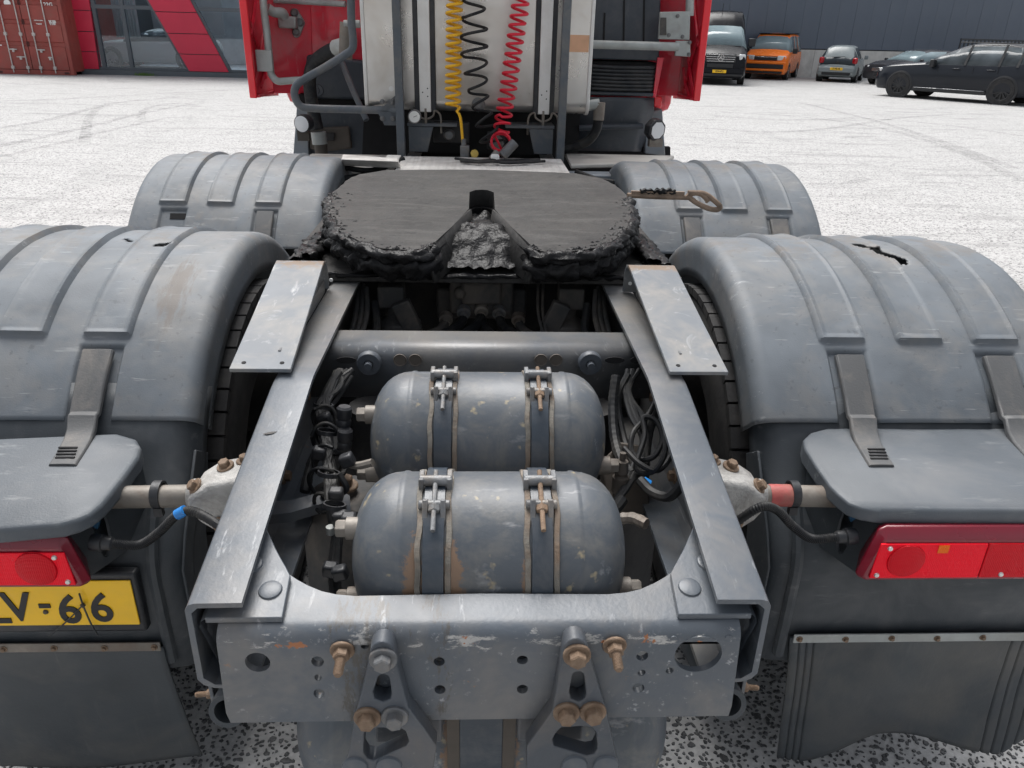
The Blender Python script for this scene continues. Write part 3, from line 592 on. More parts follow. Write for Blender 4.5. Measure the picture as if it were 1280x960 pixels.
lampbox(hat, 'tail_light', 'lamp_red', .70, 1.78, .90, .20, .20, .26, .35); lampbox(hat, 'tail_light', 'lamp_red', -.70, 1.78, .90, .20, .20, .26, -.35)
lampbox(hat, 'bumper', 'paint_silver', 0, 1.92, .52, 1.52, .12, .22); lampbox(hat, 'bumper_trim', 'trim_black', 0, 1.93, .36, 1.2, .10, .12)
nplate(hat, 1.985, .56, 1, '57-PB-XB'); mirrors(hat, .92, -.72, 1.02, 'paint_silver', 1.0)
MB().tube([(.3, 1.80, 1.03), (.0, 1.77, 1.05), (-.25, 1.76, 1.06)], .012, 6).build('rear_wiper', 'trim_black', hat)
MB().box((0, 1.90, .83), (.10, .02, .08)).build('badge', 'trim_black', hat, bevel=.008)
# --- orange van
vx = at_z(961, 100, 0)
van = car('orange_van', 'orange panel van with black roof facing the camera beside the tall black van', 'van', (vx.x+.90, vx.y+2.3, 0), radians(-28), [
    (-2.45, .36, .60, .62, .78, .76, .7), (-2.40, .26, .98, 1.0, .88, .84, .76), (-2.15, .24, 1.08, 1.14, .95, .92, .82), (-1.75, .24, 1.16, 1.26, .95, .94, .82), (-1.05, .24, 1.17, 1.82, .95, .94, .72), (-.80, .24, 1.17, 1.93, .95, .94, .74), (.1, .24, 1.17, 1.95, .95, .94, .74), (.2, .24, 1.17, 1.95, .95, .94, .74), (1.2, .24, 1.17, 1.95, .95, .94, .74), (1.3, .24, 1.17, 1.95, .95, .94, .74), (2.3, .24, 1.17, 1.93, .95, .94, .74), (2.45, .3, 1.15, 1.85, .92, .9, .7)],
    'bbbqssbsbsb', 'paint_orange', .96, (-1.5, 1.5), .34, glass='car_glass_light')
MB().prism([(-.70, -1.0, 1.915), (.70, -1.0, 1.915), (.72, 2.3, 1.965), (-.72, 2.3, 1.965)], (0, 0, .03)).build('roof_panel', 'paint_black', van, bevel=.01)
for s in (-1, 1): lampbox(van, 'headlight', 'head_lamp', s*.68, -2.36, .92, .38, .14, .20, s*.3)
lampbox(van, 'grille', 'trim_black', 0, -2.43, .90, 1.0, .06, .17); lampbox(van, 'grille_bar', 'chrome', 0, -2.455, .95, .96, .02, .02)
lampbox(van, 'bumper', 'paint_orange', 0, -2.45, .72, 1.76, .12, .11); lampbox(van, 'lower_grille', 'trim_black', 0, -2.46, .57, 1.64, .1, .19); lampbox(van, 'bumper_lip', 'paint_orange', 0, -2.47, .42, 1.72, .10, .09); lampbox(van, 'lower_trim', 'trim_black', 0, -2.45, .32, 1.6, .1, .10)
mirrors(van, 1.08, -1.28, 1.22, 'trim_black', 1.3)
# --- tall black van
kx = at_y(901, 107, 32.2)
blk = car('black_van', 'tall glossy black van facing the camera, partly hidden by the red cab', 'van', (kx.x+.47, 32.0+2.7, 0), radians(-14), [
    (-2.95, .40, .70, .72, .82, .80, .7), (-2.90, .26, 1.02, 1.06, .94, .90, .8), (-2.6, .24, 1.16, 1.24, 1.0, .98, .84), (-2.1, .24, 1.30, 1.42, 1.01, 1.0, .84), (-1.45, .24, 1.34, 2.12, 1.01, 1.0, .80), (-1.3, .24, 1.34, 2.28, 1.01, 1.0, .82), (-.9, .24, 1.34, 2.62, 1.01, 1.0, .82), (-.5, .24, 1.34, 2.68, 1.01, 1.0, .82), (.0, .24, 1.34, 2.7, 1.01, 1.0, .84), (2.9, .24, 1.34, 2.7, 1.01, 1.0, .84), (2.95, .3, 1.3, 2.6, 1.0, .98, .8)],
    'bbbqbbsbbb', 'paint_black', 1.02, (-1.9, 1.9), .35, glass='car_glass_light')
for s in (-1, 1): lampbox(blk, 'headlight', 'head_lamp', s*.80, -2.83, 1.02, .26, .16, .22, s*.35)
lampbox(blk, 'grille', 'trim_black', 0, -2.93, .98, 1.14, .06, .32)
for k in range(4): lampbox(blk, 'grille_bar', 'chrome', 0, -2.965, .86+k*.08, 1.12-.05*abs(k-2), .02, .022)
em = MB(); em.lathe([(.105, 0), (.125, 0), (.125, .02), (.105, .02), (.105, 0)], (0, -3.0, .99), (0, 1, 0), 28)
for k in range(3):
    a = pi/2+k*2*pi/3; tip = Vector((cos(a)*.115, -3.0, .99+sin(a)*.115)); b1 = Vector((cos(a+pi/2)*.02, -3.0, .99+sin(a+pi/2)*.02)); b2_ = Vector((-cos(a+pi/2)*.02, -3.0, .99-sin(a+pi/2)*.02)); em.prism([tip, b1, b2_], (0, .02, 0))
em.build('star_emblem', 'chrome', blk)
lampbox(blk, 'lower_grille', 'trim_black', 0, -2.93, .70, 1.0, .06, .16); lampbox(blk, 'bumper', 'paint_black', 0, -2.96, .52, 1.84, .12, .20); lampbox(blk, 'bumper_trim', 'trim_black', 0, -2.97, .37, 1.8, .12, .10)
nplate(blk, -3.035, .50, -1, 'VDV-47-J'); mirrors(blk, 1.17, -1.72, 1.55, 'trim_black', 1.7)
lampbox(blk, 'roof_deflector', 'trim_black', 0, -1.22, 2.22, 1.5, .2, .05); MB().tube([(-.08, -.9, 2.62), (-.08, -.95, 2.95)], .012, 6).build('antenna', 'trim_black', blk); lampbox(blk, 'wiper_cowl', 'trim_black', 0, -2.12, 1.40, 1.5, .12, .04)
# --- dark estate behind the suv
ex_ = at_z(1092, 106, 0)
est = car('dark_car', 'dark low car almost hidden behind the black suv, headlight showing', 'car', (ex_.x+2.05, ex_.y+.75, 0), radians(-70), [
    (-2.2, .36, .62, .64, .66, .62, .5), (-2.12, .24, .76, .80, .80, .76, .62), (-1.6, .2, .88, .94, .87, .82, .70), (-1.0, .2, .92, 1.0, .88, .84, .70), (-.2, .2, .95, 1.36, .88, .84, .60), (.1, .2, .95, 1.42, .88, .84, .58), (1.0, .2, .96, 1.43, .88, .84, .58), (1.9, .2, .98, 1.36, .88, .82, .56), (2.2, .3, .94, .98, .84, .8, .6)],
    'bbbqssb'[:7]+'b', 'paint_dark', .89, (-1.35, 1.35), .31, glass='car_glass_light')
for s in (-1, 1): lampbox(est, 'headlight', 'head_lamp', s*.62, -2.06, .70, .32, .14, .15, s*.4)
lampbox(est, 'grille', 'chrome', 0, -2.19, .62, .5, .04, .14); lampbox(est, 'turn_lamp', 'lamp_amber', .80, -1.95, .70, .08, .16, .12); mirrors(est, .95, -.75, .98, 'paint_dark', 1.0)
# --- pale coupe added behind the showroom glass to stand for a reflection
px_ = at_y(196, 78, 31.6)
cp = car('reflection_coupe', 'pale grey coupe added behind the showroom glass in place of a reflection', 'car', (px_.x, 31.9, .16), radians(-92), [
    (-2.2, .36, .60, .62, .66, .62, .5), (-2.12, .24, .72, .76, .80, .76, .62), (-1.6, .2, .84, .90, .87, .82, .70), (-.9, .2, .88, .96, .88, .84, .70), (-.1, .2, .91, 1.28, .88, .84, .58), (.2, .2, .91, 1.33, .88, .84, .56), (.9, .2, .93, 1.30, .88, .84, .55), (1.6, .2, .97, 1.06, .88, .82, .58), (2.1, .24, .95, .98, .84, .8, .6), (2.2, .34, .8, .82, .76, .72, .56)],
    'bbbqssqbb', 'paint_light', .89, (-1.35, 1.35), .33)
# ================================================================== THE TRUCK (one thing, all its parts are children)
truck = thing('truck', 'grey tractor truck seen from behind with red cab and greasy coupling plate', 'truck', (0, 2.6, 0), 0, world=True)
T = truck
RS = .186
def zrail(y): return 1.06 if y >= 1.36 else (.963+(y-.813)*RS if y <= 1.31 else .963+(y-.813)*RS-(y-1.31)**2*1.2)
def on_rail(px, py, drop): return at_pl(px, py, .963-drop, .813, RS)
# shared bolt meshes (axis +Z)
def bolt_mesh(nm, mname, r=.011, h=.011, wr=.017, wh=.004, stud=0):
    b = MB(); b.lathe([(0, 0), (wr, 0), (wr, wh*.7), (wr*.94, wh), (0, wh)], (0, 0, 0), (0, 0, 1), 18); b.hexp((0, 0, wh), (0, 0, 1), r, h)
    if stud:
        pr = [(0, wh+h)]
        k = int(stud/.0022)
        for i in range(k): pr += [(r*.60, wh+h+i*.0022), (r*.52, wh+h+i*.0022+.0011)]
        pr += [(r*.4, wh+h+stud), (0, wh+h+stud)]; b.lathe(pr, (0, 0, 0), (0, 0, 1), 12)
    return b.mesh(nm, mname, 30)
BOLT = bolt_mesh('bolt', 'bolt_rusty'); BOLT_G = bolt_mesh('bolt', 'bolt_grey'); STUD = bolt_mesh('stud_bolt', 'bolt_rusty', .0115, .012, .017, .004, .026)
rv = MB(); rv.lathe([(0, .0042), (.012, .0040), (.0155, .0028), (.0168, 0), (0, 0)], (0, 0, 0), (0, 0, 1), 20); RIVET = rv.mesh('rivet', 'chassis_paint')
FB = (0, -1, 0)

# ---------------- frame rails
def rail(s):
    ys = [.813, .95, 1.1, 1.25, 1.31, 1.335, 1.36, 1.6, 2.2, 3.0, 4.0, 5.2]
    xo, xi, t = .398, .321, .0085; rows = []
    for y in ys:
        zt = zrail(y); zb = .808 - (.008 if y > 1.3 else 0)
        L = [(xi, zt-t), (xi, zt), (xo-.016, zt), (xo-.006, zt-.004), (xo, zt-.014), (xo, zb+.02), (xo-.006, zb+.006), (xo-.02, zb), (xi, zb), (xi, zb+t), (xo-.022, zb+t), (xo-t, zb+.022), (xo-t, zt-.018), (xo-.018, zt-t)]
        rows.append([(s*x, y+(.004*noise.noise((x*40, 0, z*55)) if y < .82 else 0), z) for x, z in L+[L[0]]])
    m = MB(); m.grid(rows); n = len(rows[0])-1
    m.add(rows[0][:n], [(0, 1, 2, 13), (2, 3, 12, 13), (3, 4, 12), (4, 5, 11, 12), (5, 6, 11), (6, 7, 10, 11), (7, 8, 9, 10)])
    ro = m.build('frame_rail', 'chassis_paint', T, ang=30)
    for y, z in ((1.52, .93), (1.30, .92), (1.30, .86), (1.22, .90), (1.12, .88), (1.08, .84), (1.60, .97), (1.05, .90)):   # bolt heads inside the web
        inst('bolt', BOLT, ro, (s*(xo-t), y, z), (-s, 0, 0), random.random(), 1.0)
    for y, z in ((1.36, .985), (1.47, .985)): inst('bolt', BOLT, ro, (s*xo, y, z), (s, 0, 0), random.random(), 1.2)
    w = None; y = 1.09
    if s < 0:
        d = MB(); c = Vector((-.362, 1.165, zrail(1.165)+.0008)); d.add([c+Vector((x, y_, .0)) for x, y_ in ((-.013, -.004), (-.004, .002), (.010, .008), (.013, .007), (.004, -.003), (-.006, -.006))], [(0, 1, 2, 3, 4, 5)]); d.build('gouge', 'chassis_dirty', ro, ang=None)
    return ro
RAILS = {s: rail(s) for s in (-1, 1)}
# gusset plates folded into the rail ends
gp = [on_rail(*p, .030) for p in ((353, 772), (363, 719), (358, 709), (351, 697), (345, 686), (340, 675), (335, 664), (331, 651))]
for s in (-1, 1):
    pts = [(abs(p.x)*s, p.y, p.z) for p in gp]+[(s*.375, gp[-1].y, gp[-1].z), (s*.375, gp[0].y, gp[0].z)]
    m = MB(); m.prism(pts, (0, 0, -.009))
    # bent web
    P = []
    for y in (gp[0].y, gp[-1].y+.02):
        z = .963-.030+(y-.813)*RS
        P.append([(s*.374, y, z-.001), (s*.381, y, z-.006), (s*.384, y, z-.016), (s*.374, y, z-.05), (s*.362, y, z-.10), (s*.368, y, z-.135), (s*.36, y, z-.135), (s*.353, y, z-.10), (s*.364, y, z-.05), (s*.374, y, z-.02), (s*.372, y, z-.010)])
    m.grid([r+[r[0]] for r in P])
    gu = m.build('gusset_plate', 'chassis_paint', T, bevel=.0015)
    for px, py in ((338, 738), (314, 706)):
        p = on_rail(px, py, .030); inst('rivet', RIVET, gu, (s*abs(p.x), p.y, p.z), (0, -RS, 1))
# ---------------- rear crossmember
YF = .800
cb = [on_rail(*p, .040) for p in ((363, 719), (372, 725), (385, 732), (402, 739), (420, 743), (444, 745), (597, 742))]
bk = [(-abs(p.x), p.y) for p in cb[:-1]]+[(0, cb[-1].y)]; bk = bk+[(-x, y) for x, y in bk[-2::-1]]
yb0 = .826; zc = lambda y: .963-.040+(y-.813)*RS
bk = [(-.358, bk[0][1]+.01)]+bk+[(.358, bk[0][1]+.01)]
m = MB()
rows = [[(x, y, zc(y)) for x, y in bk]]
rows.append([(x, yb0, zc(yb0)) for x, y in bk])
for a in range(1, 7):
    t = a/6*pi/2; rows.append([(x, yb0-sin(t)*(yb0-YF), zc(yb0)-.026*(1-cos(t))) for x, y in bk])
m.grid(rows)
ztop = zc(yb0)-.026; zbot = .757
def F(px, py): p = at_y(px, py, YF); return (p.x, p.z)
def Fr(px): return px*at_y(640, 830, YF).y/ (FPX*.95)*1.06
def hole(px, py, rx, ry=None, n=18):
    c = F(px, py); k = abs(F(px+1, py)[0]-c[0]); kz = abs(F(px, py+1)[1]-c[1]); return circ(c, rx*k, n, (ry or rx)*kz)
holes = [hole(322, 828, 16, 12), hole(397, 827, 8, 6.5), hole(397.5, 847, 4.5, 4), hole(399, 867, 7, 6), hole(549, 827, 7, 5.5), hole(550, 862, 7, 5.5), hole(653, 825, 7, 5.5), hole(653, 861.5, 7, 5.5),
         hole(873, 818, 29.5, 22, 30), hole(803, 820, 7.5, 6), hole(802, 841, 5, 4), hole(798, 860, 7.5, 6), hole(842, 799, 4.5, 3.2), hole(911, 798, 4.5, 3), hole(456, 808, 5, 3.6), hole(837, 838.5, 5, 4)]
out = [(-.358, ztop), (-.362, zbot+.02), (-.358, zbot), (.362, zbot), (.364, zbot+.02), (.358, ztop)]
m.plate(out, holes, (0, YF, 0), (1, 0, 0), (0, 0, 1), (0, 1, 0), .010)
xm = m.build('rear_crossmember', 'crossmember_paint', T, ang=32)
bpm = MB(); bpm.add([(-.358, yb0+.045, .90), (.358, yb0+.045, .90), (.358, yb0+.045, .73), (-.358, yb0+.045, .73)], [(0, 1, 2, 3)])
for px, py in ((428, 812), (768, 806)):
    p = at_y(px, py, YF); inst('stud_bolt', STUD, xm, p, (0, -1, -.12), .3)
for px, py in ((430, 806),): pass
# ---------------- lashing brackets (cast A shapes)
def bracket(o, h1, h2, bolts, rivs, lab):
    yb = YF-.001; th = -.026
    q = lambda pts: [(at_y(*p, YF-.02).x, at_y(*p, YF-.02).z) for p in pts]
    m = MB(); m.plate(q(o), [q(h1), q(h2)], (0, yb, 0), (1, 0, 0), (0, 0, 1), (0, 1, 0), th)
    br = m.build('lashing_bracket', 'chassis_dark', T, bevel=.004, seg=3); br['label'] = lab
    for i, (px, py) in enumerate(bolts):
        p = at_y(px, py, yb+th); inst('bolt', BOLT if (px > 600 or i == 1) else BOLT_G, br, (p.x, yb+th, p.z), FB, i*.4, 1.12)
    for px, py in rivs:
        p = at_y(px, py, yb+th); inst('rivet', RIVET, br, (p.x, yb+th, p.z), FB, 0, 1.15)
    return br
arc = lambda c, r, a0, a1, n=7: [(c[0]+r*cos(a0+(a1-a0)*i/n), c[1]+r*sin(a0+(a1-a0)*i/n)) for i in range(n+1)]
bracket(arc((478, 813), 15.5, pi, 2*pi)+[(498, 832), (511, 880), (530, 905), (546, 928), (542, 958), (500, 976), (428, 976), (432, 958), (446, 886), (460, 830)],
        arc((480, 846), 8, pi, 2*pi, 5)+[(490, 862)]+[(489, 869), (480, 873), (469, 869), (467, 860)], [(456, 912), (458, 908), (468, 905), (500, 905), (507, 909), (512, 922), (508, 928), (468, 946), (460, 944), (455, 936)],
        [(479, 823), (459.5, 896), (493.5, 895)], [(444, 958), (486, 957)], 'left cast lashing bracket below the crossmember')
bracket(arc((719, 809), 15.5, pi, 2*pi)+[(739, 826), (757, 884), (774, 960), (776, 976), (700, 976), (658, 958), (658, 928), (675, 905), (690, 884), (701, 826)],
        arc((722, 843), 8, pi, 2*pi, 5)+[(732, 862), (730, 869), (723, 873), (713, 869), (711, 860)], [(694, 912), (701, 905), (728, 903), (740, 905), (745, 912), (746, 930), (742, 938), (733, 940), (692, 928), (690, 920)],
        [(721, 818), (708, 890), (741, 889)], [(718, 956), (757, 956)], 'right cast lashing bracket with rusty bolts')
# pipes hanging under the rail ends
for s in (-1, 1):
    y0 = .835
    m = MB(); m.lathe([(.019, -.06), (.027, -.06), (.027, .12), (.019, .12), (.019, -.06)], (s*.372, y0+.05, .735), (0, 1, -.25), 18); ho = m.build('end_tube', 'guard_plastic_dark', T)
    MB().box((s*.405, y0+.05, .755), (.006, .05, .13)).build('hanger_plate', 'chassis_paint', ho, bevel=.001)
    inst('stud_bolt', STUD, ho, (s*.408, y0+.04, .735), (s, -.1, 0), 0, .65)

# ---------------- air tanks
def air_tank(c, r, L, straps, lab, fit=True, pads=True):
    c = Vector(c); m = MB(); e = .075; prof = [(0, -L/2)]
    for i in range(1, 11): a = i/10*pi/2; prof.append((r*sin(a)**.8, -L/2+e*(1-cos(a))))
    prof += [(r, -L/2+e+.001), (r+.0016, -L/2+e+.004), (r+.0016, -L/2+e+.010), (r, -L/2+e+.013)]
    k = len(prof); prof += [(q, -h) for q, h in prof[::-1]]
    m.lathe(prof, c, (1, 0, 0), 56); t = m.build('air_tank', 'tank_paint', T, ang=50, label=lab)
    for x in straps:
        sx_ = c.x+x
        for off in (-.0215, .0215):
            pd = MB(); P = []
            for i in range(41):
                a = radians(-60)+radians(240)*i/40; u = Vector((0, -cos(a), sin(a))); jj = .0016*noise.noise((i*.5, off*90, x*7)); wv = .0035*noise.noise((i*.33, off*50+3, x*9))
                P.append([c+Vector((x+off+q+wv, 0, 0))+u*(r+hh+jj) for q, hh in ((-.0050, -.002), (-.0038, .0035), (.0035, .0035), (.0050, -.002))])
            pd.grid(P); pd.build('strap_pad', 'strap_pad', t, ang=50)
        sb = MB(); P = []
        for i in range(41):
            a = radians(-60)+radians(240)*i/40
            u = Vector((0, -cos(a), sin(a))); P.append([c+Vector((x+q, 0, 0))+u*(r+hh) for q, hh in ((-.0155, .002), (-.015, .0062), (.015, .0062), (.0155, .002))])
        sb.grid(P); so_ = sb.build('strap', 'strap_steel', t, ang=40)
        # clamp: two trunnions and a T-bolt on top of the tank
        cl = MB(); top = c+Vector((x, -.012, r+.012)); fr_ = c+Vector((x, -.052, r-.004))
        cl.cyl(top-Vector((.024, 0, 0)), top+Vector((.024, 0, 0)), .0085, 14); cl.cyl(fr_-Vector((.023, 0, 0)), fr_+Vector((.023, 0, 0)), .007, 12)
        for dx in (-.021, .021): cl.box(top+Vector((dx, .006, -.004)), (.008, .03, .022)); cl.box(fr_+Vector((dx*.62, -.012, -.014)), (.008, .014, .052), Matrix.Rotation(radians(-28), 3, 'X'))
        co = cl.build('clamp', 'bolt_grey', t, bevel=.0015)
        sc_ = MB(); d_ = (fr_-top).normalized(); sc_.cyl(top-d_*.018, fr_+d_*.034+Vector((0, -.016, .0)), .0038, 10); sc_.hexp(fr_+d_*.004, d_, .0095, .010); sc_.build('clamp_screw', 'bolt_rusty' if random.random() < .6 else 'bolt_grey', t)
    if fit:
        for sx2, dy, dz in ((-1, -.02, .055), (-1, -.055, -.05), (1, -.06, -.03)):
            f = MB(); o = c+Vector((sx2*(L/2-.022), dy, dz)); f.cyl(o, o+Vector((sx2*.028, 0, 0)), .0175, 16); f.hexp(o+Vector((sx2*.026, 0, 0)), (sx2, 0, 0), .0145, .018); f.build('port_fitting', 'tube_steel', t, bevel=.001)
    return t
air_tank((.011, .993, .913), .123, .425, (-.082, .075), 'rear air tank with rust bleeding beside its straps')
air_tank((.012, 1.292, .955), .123, .445, (-.082, .090), 'forward air tank beside the middle crossmember')
lt = air_tank((.005, 1.03, .535), .145, .66, (), 'lower air tank hanging under the crossmember', False)
for x in (-.045, .045): MB().box((x, .885, .60), (.02, .012, .26)).build('strap_pad', 'brown_dirty', lt)
MB().box((0, .883, .58), (.07, .008, .30)).build('strap', 'strap_steel', lt, bevel=.002)
# brackets carrying the lower tank
MB().box((-.11, .86, .70), (.10, .06, .05)).build('tank_bracket', 'chassis_dark', T, bevel=.004); MB().box((.105, .86, .70), (.10, .06, .05)).build('tank_bracket', 'chassis_dark', T, bevel=.004)

# ---------------- middle crossmember
ym, zt = 1.535, 1.043
m = MB(); P = []
path = [(1.625, zt), (1.555, zt)]+[(1.555-.032*sin(a*pi/12), zt-.032*(1-cos(a*pi/12))) for a in range(1, 7)]+[(1.523, .925)]
m.grid([[(x, y, z) for x in (-.388, 0, .388)] for y, z in path]); mc = m.build('middle_crossmember', 'chassis_paint', T, solid=.007)
wsh = MB(); wsh.lathe([(0, 0), (.026, 0), (.026, .014), (.024, .017), (.010, .017), (.010, .012), (0, .012)], (0, 0, 0), (0, 0, 1), 24); wsh.cyl((0, 0, .01), (0, 0, .032), .0085, 12); WSH = wsh.mesh('mount_bush', 'chassis_dark')
for px in (462, 737):
    p = at_y(px, 452, 1.516); inst('mount_bush', WSH, mc, p, FB)
for px, w in ((433, 13), (768, 13), (795, 8)):
    p = at_y(px, 450, 1.514); MB().plate(circ((0, 0), w*.00165, 14, .0075), [], p, (1, 0, 0), (0, 0, 1), (0, -1, 0), .002).build('slot', 'dark_void', mc)
for px in (500, 519, 676, 695):
    p = at_y(px, 450, 1.5165); MB().lathe([(0, .001), (.0115, .001), (.014, .003), (.0145, 0)], p, FB, 14).build('blind_hole', 'brown_dirty', mc)

# ---------------- ramp plates on the rails
for s in (-1, 1):
    prof = [(1.335, 1.0735), (1.55, 1.1045), (1.74, 1.134), (1.79, 1.1425), (1.825, 1.146), (1.85, 1.139), (1.866, 1.121), (1.872, 1.095), (1.874, 1.063)]
    th = .008; lo = []
    for i, (y, z) in enumerate(prof):
        a = prof[max(i-1, 0)]; b = prof[min(i+1, len(prof)-1)]; d = Vector((b[0]-a[0], b[1]-a[1])).normalized(); lo.append((y+d.y*th, z-d.x*th))
    loop = prof+lo[::-1]; x0, x1 = (.362, .477)
    sk = .022 if s < 0 else .0
    n = len(loop); vs = [(s*(x0+(sk*(y-1.335)/.5)), y, z) for y, z in loop]+[(s*(x1+(sk*(y-1.335)/.5)), y, z) for y, z in loop]
    k = len(prof); fs = [(i, (i+1) % n, (i+1) % n+n, i+n) for i in range(n)]
    for i in range(k-1): fs += [(i, i+1, n-2-i, n-1-i), (n+i, 2*n-1-i, 2*n-2-i, n+i+1)]
    m = MB(); m.add(vs, fs); rp = m.build('ramp_plate', 'ramp_paint', T, bevel=.0012)
    for x in (.383, .455):
        y = 1.357; MB().lathe([(0, .0012), (.0042, .0012), (.0046, 0)], (s*x, y, 1.0735+(y-1.335)*.144), (0, -.144, 1), 10).build('bolt_hole', 'dark_void', rp)
    MB().lathe([(0, .002), (.0045, .002), (.005, 0)], (s*.378, 1.862, 1.087), FB, 10).build('bolt_hole', 'sticker_white', rp)
    MB().prism([(s*.40, 1.36, 1.062), (s*.46, 1.36, 1.062), (s*.46, 1.36, 1.071), (s*.40, 1.36, 1.071)], (0, .2, .012)).build('ramp_support', 'chassis_paint', rp)
    sl = MB(); sl.b2(s*.395, s*.40, 1.40, 1.86, 1.055, 1.085); sl.build('ramp_support', 'chassis_paint', rp)

# ---------------- fifth wheel
TS = .055
def fz(y): return 1.196+(y-2.25)*TS
def on_fw(px, py): return at_pl(px, py, 1.196, 2.25, TS)
Lh = [(600, 212), (560, 212), (520, 212), (483, 212.5), (449, 218), (434, 225), (421, 235), (413, 250), (413, 266), (419, 281), (431, 293), (450, 303), (475, 310), (505, 313), (530, 311), (541, 305), (553, 294), (566, 282), (579, 269), (586, 261), (587, 240), (594, 237.5), (601, 237)]
lf = [on_fw(*p) for p in Lh]
half = [(-abs(p.x), p.y) for p in lf]; half[0] = (0, lf[0].y); half[-1] = (0, lf[-1].y)
loop2 = half+[(-x, y) for x, y in half[-2:0:-1]]
rn = random.Random(2)
den = []
for i in range(len(loop2)):
    a, b = Vector(loop2[i]), Vector(loop2[(i+1) % len(loop2)]); k = max(1, int((b-a).length/.007))
    for j in range(k):
        q = a+(b-a)*j/k; rim = 1 if (q.y < 2.05 or abs(q.x) > .42) and abs(q.x) > .12 else 0
        q = q+Vector((q.x, (q.y-2.2))).normalized()*(noise.noise((q.x*23, q.y*23, 1))*.010*rim); den.append((q.x, q.y))
m = MB(); nl = len(den)
tri = tessellate_polygon([[Vector((x, y, 0)) for x, y in den]])
def ringz(k): return [(x*(1-.012*k*k*.3), y+.004*k, fz(y)-.02*k+(noise.noise((x*30, y*30, k))*.006 if k else 0)) for x, y in den]
R0, R1, R2 = ringz(0), ringz(1), ringz(2.6)
m.add(R0, [tuple(t) for t in tri]); m.add(R0+R1+R2, [(i, (i+1) % nl, (i+1) % nl+nl, i+nl) for i in range(nl)]+[(i+nl, (i+1) % nl+nl, (i+1) % nl+2*nl, i+2*nl) for i in range(nl)])
fwh = m.build('fifth_wheel', ['fifth_wheel_steel'], T, ang=40, label='black greasy coupling plate with V shaped mouth')
# grease squeezed out along the rim: lumpy curtain below the edge
def lumpy(name, path, rad, seed, squash=1.0, amp=.55):
    m = MB(); n = 22; rows = []
    for i, p in enumerate(path):
        p = Vector(p); a = Vector(path[max(i-1, 0)]); b = Vector(path[min(i+1, len(path)-1)]); tdir = (b-a).normalized(); u = Vector((0, 0, 1)); v = tdir.cross(u).normalized(); row = []
        for j in range(n+1):
            t = 2*pi*j/n; d = u*sin(t)*squash+v*cos(t); k = 1+amp*noise.noise((p+d*.03)*38+Vector((seed, 0, 0)))+.36*noise.noise((p+d*.03)*75)+.12*noise.noise((p+d*.03)*190+Vector((0, seed, 0))); row.append(p+d*rad*k)
        rows.append(row)
    m.grid(rows); return m.build(name, 'grease', fwh, ang=70)
rimL = [(x, y) for x, y in den if x < -.125 and y < 2.40]
rimR = [(x, y) for x, y in den if x > .125 and y < 2.40]
for rim, sd in ((rimL, 1), (rimR, 9)):
    lumpy('grease', [(x*1.0, y-.004, fz(y)-.016) for x, y in rim], .019, sd, .8, .7)
    lumpy('grease', [(x*.985, y+.012, fz(y)-.048) for x, y in rim], .030, sd+3, .9, .6)
    lumpy('grease', [(x*.90, y+.07, 1.096) for x, y in rim], .024, sd+5, .8, .6)
# crusts and crumbs of old grease lying on the plate near the rim
rc = random.Random(17); fl = MB()
for k in range(150):
    x, y = rc.choice(rimL+rimR); q = Vector((x, y)); inn = (Vector((0, 2.25))-q).normalized(); q = q+inn*abs(rc.gauss(0, .022)); r = rc.uniform(.002, .007)*rc.choice((1, 1, 1.8)); n = 6; z = fz(q.y)+.0004
    vs = [(q.x+r*rc.uniform(.5, 1.3)*cos(2*pi*i/n), q.y+r*rc.uniform(.4, 1.0)*sin(2*pi*i/n), z) for i in range(n)]; vs.append((q.x, q.y, z+r*rc.uniform(.25, .6))); fl.add(vs, [(i, (i+1) % n, n) for i in range(n)])
fo_ = fl.build('grease_crumbs', 'grease', fwh, ang=None); fo_['kind'] = 'stuff'
# skirt body under the top plate
m = MB(); sk = [(x*.90, 2.22+(y-2.22)*.90) for x, y in loop2]; m.plate(sk, [], (0, 0, 1.085), (1, 0, 0), (0, 1, 0), (0, 0, 1), .07); m.build('skirt', 'grease', fwh)
# mound of grease in the mouth
mo = MB(); rows = []
for i in range(49):
    y = 1.935+(2.42-1.935)*i/48; row = []
    for j in range(49):
        x = -.17+.34*j/48; hw = .19*(1-(y-1.935)/.50)+.040; edge = max(0, 1-(x/hw)**2)
        z = 1.080+edge**.5*(.022+.072*sst(1.93, 2.10, y)-.03*sst(2.12, 2.2, y))*(1+.25*noise.noise((x*18, y*18, 2)))+.014*noise.noise((x*32, y*32, 5))+.006*noise.noise((x*80, y*80, 1)); row.append((x, y, z))
    rows.append(row)
mo.grid(rows); mo.build('grease', 'grease', fwh, ang=80)
lk = MB(); lk.b2(-.035, .035, 2.10, 2.20, 1.13, 1.172); lk.build('locking_jaw', 'grease', fwh, bevel=.012)
# V walls of the mouth
for s in (-1, 1):
    a = Vector((s*abs(lf[14].x), lf[14].y+.005, 0)); b = Vector((s*abs(lf[19].x), lf[19].y, 0)); m = MB(); P = []
    for k in range(9):
        q = a+(b-a)*k/8; P.append([(q.x, q.y, fz(q.y)-.002), (q.x-s*.004, q.y, fz(q.y)-.03), (q.x-s*.022, q.y-.012, 1.088)])
    m.grid(P); m.build('mouth_wall', 'fifth_wheel_steel', fwh, solid=.008)
